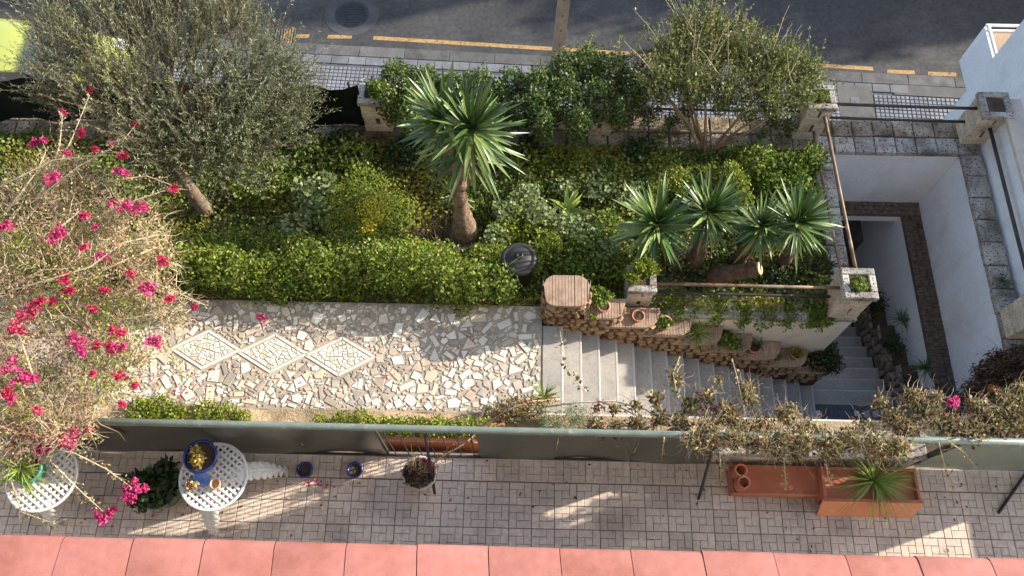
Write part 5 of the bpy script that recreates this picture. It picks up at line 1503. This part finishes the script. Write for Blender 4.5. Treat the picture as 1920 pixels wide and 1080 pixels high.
for p in blob(1500, st_l, .35):
    d = (Vector(p) - Vector((q.x, q.y, q.z + .3))).normalized() + rand_dir(-.5, .9) * .8
    pts = twig_path(p, d, U(.18, .5), 4, .25, .0); b_.tube(pts, [.004, .0035, .003, .002, .001], 3, False)
    for i in range(4):
        for k in range(3): P_.append(tuple(pts[i].lerp(pts[i + 1], random.random()))); D_.append(tuple((pts[i + 1] - pts[i]).normalized() + rand_dir() * .9))
b_.build('twigs', M['twig_brown'], sh)['kind'] = 'stuff'
leaf_mesh('spray_leaves', np.array(P_), M['lf_shrub'], sh, .046, .55, .5, .4, D=np.array(D_))
b_ = MB()
for i in range(42):
    l_ = random.choice(st_l); p = Vector(l_[:3]); d = Vector((U(-.7, .7), U(.1, 1.0), U(.3, 1.0)))
    b_.tube(twig_path(p, d, U(.6, 1.15), 6, .14, -.02), [.006, .0055, .005, .004, .003, .002, .0015], 4, False)
b_.build('whip_shoots', M['twig_pale'], sh)
P_ = np.array([tuple(v_) for v_ in b_.v[::3]]) + rng.normal(size=(len(b_.v[::3]), 3)) * .02
leaf_mesh('shoot_leaves', P_, M['lf_shrub'], sh, .04, .5, .4)
shrub('wall_creeper', 'thin green creeper tangled over the street wall under the shrub', lobes_px([(1170, 225, 26), (1215, 215, 28), (1260, 225, 24), (1290, 205, 26), (1400, 215, 26), (1450, 225, 24), (1480, 235, 20), (1240, 255, 16), (1350, 200, 24), (1430, 250, 14)], -.45, .18), 3000, 'lf_ivy', .045, .65, 240, .3, shell=.1)
b_ = MB()
for (px, py) in [(1100, 75), (1150, 70), (1185, 40), (1225, 90)]:
    c = G(px, py + 60, -.0); d = Vector((U(-.3, .3), .7, .8)); pts = twig_path(c, d, U(.5, .9), 6, .18, -.08)
    b_.tube(pts, [.007, .006, .006, .005, .004, .003, .002], 4, False)
ts = root('tall_weed', G(1150, 130, .1), 'thin seedy weed stalks rising above the ivy mound', 'weed')
b_.build('stalk', M['twig_pale'], ts)
P_ = np.array([tuple(v_) for v_ in b_.v]); P_ = np.repeat(P_, 2, 0) + rng.normal(size=(len(P_) * 2, 3)) * .03
leaf_mesh('leaves', P_, M['lf_lime'], ts, .05, .4, .4)

# ---- plants in the pillar tops
bush_in('pillar_plant', 'bright lime bush overflowing the low planter pillar', 'plant', Vector((PE.x, PE.y + .05, PE.z - .03)), .22, .20, .12, 1500, 'lf_lime', .05, .5)
bush_in('pillar_plant', 'round green tuft in the back corner pillar', 'plant', Vector((PC.x, PC.y, PC.z - .04)), .12, .11, .07, 700, 'lf_hedge', .03, .6)
bush_in('pillar_plant', 'low green growth in the stair corner pillar', 'plant', Vector((PF.x, PF.y, PF.z - .05)), .14, .12, .06, 700, 'lf_cover', .04, .4)
bush_in('pillar_plant', 'dark tuft on top of the sunlit pillar by the netting', 'plant', Vector((PA.x + .03, PA.y, PA.z - .03)), .17, .16, .10, 900, 'lf_hedge', .045, .6)
blades('grass_tuft', 'small dark grass tuft at the right coping edge', 'plant', G(1880, 527, -.78), 40, .18, .010, M['lf_yucca'], .1, .95, .3)

# ---- pots and plants on the stepped wall
T_ = TOPS
def top_at(k, fx): 
    x0, x1 = T_[k][3], T_[k][4]
    return Vector((x0 + (x1 - x0) * fx, 4.50, T_[k][2] + .004))
c = top_at(0, .6); pot('clay_pot', c, .085, .07, 'pot_clay', 'shallow clay pot on the highest step of the rubble wall', 'plant pot', 'pots on the stepped wall', rim=.008)
bush_in('wall_plant', 'leafy plant spilling beside the brick head block', 'plant', c + Vector((-.05, .13, -.02)), .20, .14, .12, 700, 'lf_hedge', .05, .7)
bush_in('wall_plant', 'bright tuft growing out at the foot of the head block', 'plant', Vector((1.02, 4.38, -.34)), .07, .05, .08, 200, 'lf_lime', .05, .4)
c = top_at(1, .60); pot('clay_pot', c, .088, .06, 'pot_clay', 'empty round clay saucer on the second step of the rubble wall', 'plant pot', 'pots on the stepped wall', rim=.01, taper=.85)
c = top_at(2, .46); pot('clay_pot', c, .105, .14, 'pot_clay', 'clay pot with green rosette on the third step of the wall', 'plant pot', 'pots on the stepped wall')
bush_in('succulent', 'green rosette in the clay pot on the third step', 'plant', c + Vector((0, 0, .10)), .095, .09, .06, 260, 'lf_hedge', .06, .7)
c = top_at(3, .5); blades('wall_grass', 'yellowish spiky plant on the fourth step of the wall', 'plant', c + Vector((0, 0, .02)), 80, .30, .014, M['lf_blade'], .1, .95, .5)
c = top_at(4, .5); bush_in('wall_plant', 'dark bushy plant on the fifth step of the wall', 'plant', c, .17, .14, .13, 650, 'lf_hedge', .05, .8)
blades('wall_grass', 'thin grassy plant beside the dark bushy plant', 'plant', c + Vector((.16, -.04, .03)), 40, .22, .010, M['lf_yucca_pale'], .1, .95, .5)
c = top_at(5, .42); pot('clay_pot', c, .10, .15, 'pot_clay', 'clay pot with spiky aloe on the sixth step of the wall', 'plant pot', 'pots on the stepped wall')
blades('aloe', 'dark spiky aloe in the pot on the sixth step', 'plant', c + Vector((.06, .02, .15)), 16, .15, .035, M['lf_yucca'], .1, .9, .1)
for (fx, dy, lab, l2) in [(.30, -.02, 'left clay bowl of succulents on the seventh step', 'pale succulents in the left clay bowl'), (.72, .03, 'right clay bowl on the seventh step', 'dark aloe in the right clay bowl')]:
    c = top_at(6, fx) + Vector((0, dy, 0)); pot('clay_pot', c, .10, .12, 'pot_clay', lab, 'plant pot', 'pots on the stepped wall')
    bush_in('succulent', l2, 'plant', c + Vector((0, 0, .09)), .08, .08, .06, 160, 'lf_cover', .06, .6)
for (fx, lab, l2) in [(.28, 'left clay pot on the lowest step of the wall', 'fleshy plant in the left pot on the lowest step'), (.62, 'right clay pot on the lowest step of the wall', 'fleshy plant in the right pot on the lowest step')]:
    c = top_at(7, fx); pot('clay_pot', c, .105, .14, 'pot_clay', lab, 'plant pot', 'pots on the stepped wall')
    bush_in('succulent', l2, 'plant', c + Vector((0, 0, .1)), .09, .09, .06, 180, 'lf_dark', .07, .5)
shrub('corner_bush', 'round dark bush at the lower corner of the stepped wall', lobes_px([(1548, 665, 26), (1560, 680, 22), (1538, 678, 22), (1550, 650, 18)], -2.35, .22), 2200, 'lf_dark', .05, .6, 20)
# strands hanging over the cream wall and coping
for i, (px, n_) in enumerate([(1290, 3), (1345, 4), (1395, 5), (1440, 4), (1475, 4), (1530, 9), (1548, 8), (1250, 3)]):
    c = G(px, 585, Z_COPE + .02)
    t = root('trailing_ivy', c, ['short ivy strand over the coping near the spiky wall plant', 'ivy strand over the coping above the bushy wall plant', 'longest ivy strand down the cream wall', 'ivy strand mid-way along the cream wall', 'thin ivy strand on the right half of the cream wall', 'thick ivy tuft at the right end of the cream wall', 'ivy tuft at the cream wall corner below the pillar', 'short ivy strand next to the low planter pillar'][i], 'ivy', 'ivy trailing over the retaining wall')
    P_ = []
    b_ = MB()
    for k in range(n_):
        s0 = Vector((c.x + U(-.10, .10), 4.86, Z_COPE + .03)); s1 = Vector((s0.x + U(-.04, .04), 4.60, Z_COPE + .015)); s2 = Vector((s1.x + U(-.08, .08), 4.62, Z_COPE - U(.12, .5)))
        b_.tube([s0, s1, s2], .003, 3, False)
        for (a, e) in ((s0, s1), (s1, s2)):
            for z in range(26): P_.append(a.lerp(e, random.random()) + Vector((U(-.05, .05), U(-.03, .0), U(-.01, .03))))
    b_.build('strand', M['twig_brown'], t); leaf_mesh('leaves', np.array([tuple(x_) for x_ in P_]), M['lf_hedge'], t, .042, .7, .5)
# stairwell planter plants
for i, (px, py, z, r, lab) in enumerate([(1690, 600, -2.95, 24, 'dark spiky plant midway along the rubble planter'), (1640, 560, -3.3, 20, 'dark plant at the far end of the rubble planter'), (1672, 640, -2.8, 22, 'dark clump in the middle of the rubble planter'), (1735, 690, -2.5, 20, 'dark green plant at the near end of the rubble planter')]):
    if i in (0, 3): blades('planter_plant', lab, 'plant', G(px, py, z), 46, .26, .022, M['lf_yucca'], .1, .95, .35)
    else: shrub('planter_plant', lab, lobes_px([(px, py, r), (px + 8, py + 14, r * .8)], z, .16), 700, 'lf_dark', .05, .5, 10, cat='plant')
# brown withered shrub on the right-hand wall
wd = root('withered_shrub', G(1880, 720, -1.6), 'dead reddish-brown shrub hanging over the end of the white wall', 'shrub')
WL = lobes_px([(1885, 690, 40), (1865, 715, 42), (1905, 705, 48), (1840, 745, 36), (1895, 668, 20), (1920, 740, 50), (1870, 750, 50)], -1.0, .40)
P_ = blob(26000, WL, .1)
leaf_mesh('dead_foliage', P_, M['lf_brown'], wd, .09, .22, -.2, .4, D=rng.normal(size=(26000, 3)) * .5 + np.array([-.1, -.2, -1]))
twigs_in(WL, 120, .3, .005, 'twig_brown', wd, 'twigs')

# ---- bougainvillea at the left
BZ = 1.75
BL = lobes_px([(50, 390, 95), (160, 400, 95), (250, 430, 70), (95, 510, 115), (215, 520, 95), (290, 555, 55), (320, 590, 34), (70, 640, 110), (190, 640, 80), (90, 760, 95), (185, 725, 55), (30, 820, 50), (-60, 500, 130), (-60, 700, 130), (130, 330, 60), (250, 660, 30), (120, 810, 36), (300, 470, 40)], BZ, .42)
q = G(40, 730, -.58)
bo = root('bougainvillea', (q.x, q.y, -.58), 'huge twiggy bougainvillea with magenta flowers at the left', 'bougainvillea')
base = Vector((q.x, q.y - .15, -.6)); hub = Vector((q.x + .05, q.y + .1, .9))
trunk(bo, [base, base.lerp(hub, .5) + Vector((.08, .02, 0)), hub], [.09, .07, .06], 'trunk', 'bark_olive', 9)
for l_ in BL:
    tip = Vector(l_[:3]) + Vector((0, 0, .1)); mid = hub.lerp(tip, .5) + Vector((U(-.15, .15), U(-.15, .15), .15))
    MB().tube([hub, hub.lerp(mid, .5) + Vector((0, 0, .05)), mid, tip], [.04, .03, .02, .009], 6).build('branch', M['twig_pale'], bo, True)
twigs_in(BL, 3000, .27, .0034, 'twig_pale', bo, 'twigs', .62, -.6, .8, 3, .0)
twigs_in(BL, 900, .4, .0055, 'twig_brown', bo, 'inner_twigs', .5, -.6, .6, 3, .0)
leaf_mesh('faded_bracts', blob(2300, [BL[i] for i in (0, 1, 3, 4, 7, 8, 9, 11, 14)], .3), M['bract_faded'], bo, .032, .8, .6)
leaf_mesh('leaves', blob(23000, BL, .22), M['lf_dry'], bo, .036, .5, .3)
leaf_mesh('green_leaves', blob(3400, lobes_px([(140, 560, 90), (60, 470, 60), (200, 690, 80), (60, 740, 80), (230, 600, 70)], BZ + .1, .35), .2), M['lf_lime'], bo, .036, .65, .6)
shoots = [[(100, 330, 2.0), (135, 260, 2.2), (168, 178, 2.4)], [(95, 330, 2.0), (112, 270, 2.2), (118, 215, 2.3)], [(60, 380, 2.0), (150, 310, 2.2), (225, 270, 2.3), (252, 238, 2.4)], [(10, 400, 2.0), (70, 320, 2.1), (90, 275, 2.2)],
          [(150, 420, 2.0), (240, 380, 2.2), (330, 350, 2.2)], [(20, 545, 2.15), (90, 525, 2.25), (170, 500, 2.3), (230, 455, 2.3), (300, 440, 2.2)], [(200, 560, 2.0), (290, 530, 2.1), (385, 572, 2.0)],
          [(40, 830, 1.6), (140, 850, 1.6), (200, 880, 1.5), (248, 915, 1.4)], [(90, 860, 1.5), (150, 920, 1.4), (200, 965, 1.3)], [(0, 350, 2.1), (100, 300, 2.2), (200, 290, 2.3)], [(250, 690, 1.9), (300, 650, 1.9), (340, 690, 1.7)],
          [(20, 900, 1.2), (40, 960, 1.1), (110, 985, 1.0)], [(60, 700, 2.2), (40, 640, 2.2), (20, 590, 2.2)], [(180, 760, 1.9), (165, 800, 1.7), (178, 830, 1.5)], [(200, 340, 2.2), (275, 330, 2.2), (335, 352, 2.2)], [(280, 620, 2.0), (320, 660, 1.8), (345, 710, 1.6)]]
for s in shoots:
    pts = [G(*w_) for w_ in s]
    if len(pts) == 3: pts = [pts[0], pts[0].lerp(pts[1], .5), pts[1], pts[1].lerp(pts[2], .5), pts[2]]
    b_ = MB().tube(pts, [.011 - .008 * i / (len(pts) - 1) for i in range(len(pts))], 5)
    b_.build('shoot', M['twig_pale'], bo, True)
    P_ = []
    for i in range(len(pts) - 1):
        for k in range(26): P_.append(pts[i].lerp(pts[i + 1], random.random()) + Vector((random.gauss(0, .03), random.gauss(0, .03), random.gauss(0, .025))))
    leaf_mesh('shoot_leaves', np.array([tuple(x_) for x_ in P_]), M['lf_dry'], bo, .036, .5, .3)
    bb = MB()
    for k in range(14):
        i = random.randrange(len(pts) - 1); p = pts[i].lerp(pts[i + 1], random.random())
        bb.tube(twig_path(p, (pts[i + 1] - pts[i]).normalized() + rand_dir() * .9, U(.06, .18), 3, .4), [.003, .0025, .002, .001], 3, False)
    bb.build('twigs', M['twig_pale'], bo)
def flower(px, py, z, rpx, m='bract', par=None):
    c = G(px, py, z); r = rpx * (CAM_Z - z) / 1440
    lb_ = lobes_around((c.x, c.y, c.z), r * 1.15, r, r * .65, 6, .48)
    leaf_mesh('flower_cluster', blob(int(34 + 7.5 * rpx), lb_, .3), M[m], par, .032, .85, .7, .3)
for (px, py, r, m) in [(62, 268, 11, 0), (82, 264, 9, 0), (155, 250, 13, 1), (208, 272, 13, 0), (178, 284, 12, 1), (230, 292, 11, 1), (224, 326, 17, 0), (95, 335, 18, 0), (125, 287, 8, 0), (250, 385, 26, 0), (232, 390, 16, 0), (268, 392, 12, 0), (13, 425, 16, 0), (108, 435, 19, 0), (104, 448, 12, 0), (157, 405, 11, 1), (210, 382, 7, 0), (177, 424, 6, 0),
                       (158, 460, 10, 1), (190, 482, 13, 0), (272, 538, 14, 0), (284, 545, 15, 0), (60, 580, 20, 1), (40, 600, 18, 1), (75, 565, 12, 1), (30, 625, 16, 1), (98, 565, 9, 1), (120, 522, 12, 1), (222, 618, 17, 1), (145, 640, 18, 0), (150, 660, 12, 0), (180, 648, 14, 1), (205, 655, 15, 1), (225, 655, 16, 0), (288, 640, 19, 0), (20, 690, 22, 0), (62, 702, 20, 0), (40, 715, 16, 0), (10, 735, 14, 1), (172, 700, 7, 1), (225, 705, 12, 1), (70, 770, 9, 1), (230, 758, 8, 1),
                       (168, 170, 7, 1), (118, 212, 7, 1), (252, 237, 9, 1), (322, 352, 11, 1), (305, 488, 12, 1), (246, 512, 11, 1), (318, 560, 8, 1), (362, 575, 8, 1), (196, 545, 9, 1), (130, 545, 12, 1), (172, 580, 10, 1), (20, 745, 14, 0), (250, 725, 8, 1)]:
    flower(px, py, BZ + .45 + U(-.1, .1), r * .92, 'bract_red' if m else 'bract', bo)
for (px, py, z, r) in [(50, 815, 1.75, 14), (82, 832, 1.7, 14), (105, 826, 1.75, 18), (125, 822, 1.72, 18), (150, 808, 1.7, 16), (80, 848, 1.65, 12), (240, 925, 1.38, 19), (258, 912, 1.4, 15), (196, 970, 1.28, 16), (208, 960, 1.3, 10)]:
    flower(px, py, z, r, 'bract', bo)
flower(488, 598, Z_PATH + .08, 12, 'bract', bo)
# fallen petals
P_ = []
for (px, py, n_, s, z) in [(500, 880, 14, 40, .014), (600, 905, 22, 14, .008), (300, 900, 16, 60, .008), (560, 900, 8, 60, .008), (330, 740, 46, 60, Z_PATH + .008), (230, 985, 10, 60, .008), (650, 700, 14, 160, Z_PATH + .008)]:
    for k in range(n_):
        w_ = G(px + random.gauss(0, s), py + random.gauss(0, s * .3), z); P_.append(tuple(w_))
o = leaf_mesh('fallen_petals', np.array(P_), M['bract_red'], None, .032, .8, 6); tag(o, 'loose red petals fallen on paving and path', 'petals', kind='stuff')

N = 150
c_ = np.stack([rng.uniform(-6.2, 6.2, N), 2.25 - rng.exponential(.35, N), np.full(N, .012)], 1); c_ = c_[c_[:, 1] > .95]
o = leaf_mesh('terrace_litter', c_, M['lf_brown'], None, .045, .5, 8); tag(o, 'small brown dead leaves lying about the terrace paving', 'leaf litter', kind='stuff')
# ---- low plants in the bed between path and fence
shrub('bed_plant', 'low bright green cushion at the left end of the fence bed', lobes_px([(265, 772, 34), (300, 770, 36), (330, 778, 26)], -.50, .12), 2200, 'lf_lime', .036, .6, 10)
shrub('bed_plant', 'second low green cushion in the fence bed', lobes_px([(385, 775, 30), (425, 778, 28), (455, 783, 18)], -.50, .12), 1600, 'lf_lime', .036, .6, 10)
shrub('trough_plant', 'low green growth filling the orange trough', [(GX0 - .35 + i * .19, 2.68, -.02 + U(-.03, .04), .17, .15, .15) for i in range(9)], 5200, 'lf_lime', .036, .65, 20)
shrub('bed_plant', 'thin green row in the fence bed left of the trough', lobes_px([(640, 790, 22), (680, 788, 24), (600, 792, 16)], -.45, .12), 1200, 'lf_lime', .036, .6, 10)
shrub('silver_bush', 'feathery silver-green bush behind the fence', lobes_px([(1060, 790, 30), (1095, 795, 28), (1030, 795, 24), (1080, 775, 24)], -.12, .18), 2600, 'lf_silver', .04, .2, 30)
blades('grass_clump', 'bright grass clump at the top of the stairs', 'grass', G(1020, 745, -.40), 70, .26, .012, M['lf_blade'], .15, .95, .4)
shrub('bed_plant', 'mixed leafy plant beside the top of the stairs', lobes_px([(960, 770, 30), (1000, 765, 26), (930, 780, 26)], -.40, .15), 1300, 'lf_boug', .04, .6, 40)

# ---- creeper along the right half of the fence
def creeper(label, lst, nleaf, ntw, z=1.15, rz=.2, red=0):
    lst = [(w_[0] + U(-8, 8), w_[1] + 8 + U(-4, 8), w_[2] * .85) + tuple(w_[3:]) for w_ in lst]
    lb_ = lobes_px(lst, z, rz * .8)
    c = np.array(lb_)[:, :3].mean(0)
    t = root('fence_creeper', (c[0], 2.6, -.37), label, 'creeper', 'bougainvillea creepers along the fence')
    leaf_mesh('leaves', blob(int(nleaf * .48), lb_, .03), M['lf_boug'], t, .046, .75, .4)
    leaf_mesh('dry_leaves', blob(nleaf // 4, lb_, .1), M['lf_dry'], t, .038, .6, .4)
    leaf_mesh('reddish_leaves', blob(nleaf // 5, lb_, .1), M['lf_rust'], t, .036, .6, .4)
    twigs_in(lb_, int(ntw * .6), .20, .0036, 'twig_pale', t, 'twigs', .7, -.7, .6, 3, -.05)
    twigs_in(lb_, int(ntw * .9), .26, .0042, 'twig_brown', t, 'brown_twigs', .6, -.7, .6, 3, -.05)
    for i in range(4):
        l_ = random.choice(lb_); p = Vector((c[0] + U(-.3, .3), 2.62, -.38)); q_ = Vector(l_[:3])
        MB().tube([p, p.lerp(q_, .5) + Vector((U(-.1, .1), 0, .1)), q_], [.022, .016, .006], 6).build('stem', M['twig_brown'], t, True)
    for (px, py, zz, r) in red or []:
        cc_ = G(px, py, zz); leaf_mesh('rusty_leaves', blob(70, lobes_around((cc_.x, cc_.y, cc_.z), .1, .09, .07, 3, .6), .2), M['lf_rust'], t, .035, .6, .4)
    return t
creeper('creeper with arching bare stems above the steps', [(1120, 790, 20), (1160, 795, 24), (1200, 790, 24), (1235, 770, 22), (1225, 735, 18), (1270, 790, 26), (1295, 745, 24), (1270, 705, 18), (1150, 760, 12), (1190, 755, 12)], 2600, 230, 1.15, .18, [(1120, 765, 1.0, 12), (1330, 765, 1.1, 14)])
creeper('thick leafy creeper over the left part of the low parapet', [(1320, 785, 32), (1360, 760, 32), (1330, 730, 20), (1390, 790, 34), (1410, 740, 22), (1440, 790, 34), (1470, 770, 30), (1350, 820, 20), (1410, 825, 22), (1450, 830, 22), (1300, 815, 27, 1.55), (1340, 812, 27, 1.55), (1385, 815, 27, 1.55), (1430, 817, 27, 1.55), (1470, 820, 27, 1.55), (1340, 700, 12), (1400, 712, 14)], 4600, 420, 1.3, .22, [(1345, 768, 1.2, 14)])
creeper('thick leafy creeper over the right part of the low parapet', [(1500, 800, 34), (1540, 805, 24), (1580, 808, 26), (1620, 800, 28), (1560, 840, 24), (1640, 830, 26), (1680, 830, 24), (1510, 822, 27, 1.55), (1550, 822, 27, 1.55), (1600, 822, 27, 1.55), (1645, 826, 27, 1.55), (1690, 826, 27, 1.55), (1500, 840, 24), (1665, 770, 26), (1655, 745, 14)], 5000, 430, 1.3, .22)
creeper('dense creeper above the pale green right-hand panel', [(1700, 790, 32), (1740, 770, 34), (1720, 740, 22), (1780, 790, 34), (1820, 800, 34), (1860, 780, 36), (1900, 790, 38), (1890, 745, 32), (1840, 755, 26), (1760, 730, 16), (1920, 720, 20), (1945, 760, 40), (1690, 800, 20)], 6200, 520, 1.35, .22, [(1870, 735, 1.2, 16), (1895, 740, 1.2, 14)])
t = root('creeper_flower', G(1785, 750, 1.45), 'single magenta flower head above the right-hand creeper', 'flower')
flower(1785, 750, 1.5, 15, 'bract', t)
MB().tube([G(1795, 785, 1.2), G(1790, 768, 1.35), G(1785, 752, 1.5)], [.006, .005, .004], 5).build('stalk', M['twig_pale'], t)
def vine(label, pxs, nl=26, m='lf_boug', size=.05, sub=True):
    pts = [G(*w_) for w_ in pxs]
    t = root('vine_shoot', pts[0], label, 'vine', 'loose vine shoots around the fence')
    MB().tube(pts, [(.013 if 'arching' in label else .008) - .005 * i / (len(pts) - 1) for i in range(len(pts))], 5).build('shoot', M['twig_pale'], t, True)
    P_ = []
    for i in range(len(pts) - 1):
        for k in range(nl): P_.append(pts[i].lerp(pts[i + 1], random.random()) + Vector((random.gauss(0, .025), random.gauss(0, .025), random.gauss(0, .025))))
    leaf_mesh('leaves', np.array([tuple(x_) for x_ in P_]), M[m], t, size, .8, .5)
    return t
vine('leafy shoot standing up over the top steps', [(1100, 735, 1.0), (1080, 715, 1.05), (1062, 690, 1.1), (1055, 655, 1.15), (1050, 620, 1.2)], 12)
vine('long bare arching stem left of the creeper', [(1010, 765, .8), (1080, 755, 1.0), (1150, 752, 1.05), (1210, 768, 1.0), (1262, 800, 1.1)], 10, 'lf_rust', .03)
vine('second arching stem curving down to the fence rail', [(1120, 752, 1.05), (1165, 765, 1.1), (1205, 785, 1.15), (1228, 808, 1.2)], 12, 'lf_rust', .03)
vine('leafy shoot rising over the middle steps', [(1290, 770, 1.2), (1268, 735, 1.25), (1262, 700, 1.3), (1275, 668, 1.3)], 16)
vine('thin leafy shoot over the shaded steps', [(1395, 770, 1.3), (1388, 735, 1.35), (1380, 700, 1.35), (1372, 672, 1.35)], 10, 'lf_dry', .035)
vine('shoot hanging over the dark panel near the brace', [(1245, 820, 1.45), (1243, 840, 1.25), (1240, 865, .9)], 14, 'lf_boug', .035)
vine('shoot hanging over the terrace beside the right brace', [(1760, 830, 1.45), (1770, 870, 1.0), (1790, 912, .4)], 22, 'lf_dry', .035)
vine('thin shoot crossing the pale right-hand panel', [(1775, 825, 1.5), (1810, 850, 1.3), (1832, 880, 1.0)], 14, 'lf_dry', .03)
vine('dry shoot dangling onto the low planter', [(1470, 860, .8), (1472, 890, .5), (1474, 922, .26)], 18, 'lf_dry', .035)
vine('dry shoot dangling beside the large planter', [(1548, 860, .8), (1552, 890, .55), (1560, 912, .4)], 16, 'lf_dry', .035)
vine('leafy shoot hanging by the diagonal brace', [(1345, 830, 1.3), (1350, 860, .8), (1352, 905, .2)], 20, 'lf_boug', .04)

# ---- trees on the far pavement, outside the picture, that dapple the road
for i, (a, bq, lab) in enumerate([(24, 9.4, 'street tree on the far pavement nearest the tall house'), (30, 9.3, 'street tree on the far pavement by the low house')]):
    c = ST(a, bq, Z_PAVE)
    t = root('street_tree', c, lab, 'tree', 'street trees on the far pavement')
    MB().tube([c, c + Vector((.1, 0, 2)), c + Vector((0, .1, 3.6))], [.16, .13, .1], 10).build('trunk', M['bark_olive'], t, True)
    leaf_mesh('crown', blob(9000, lobes_around((c.x, c.y, c.z + 6.2), 2.6, 2.0, 2.6, 9, .5), .3), M['lf_dark'], t, .22, .6, .5)
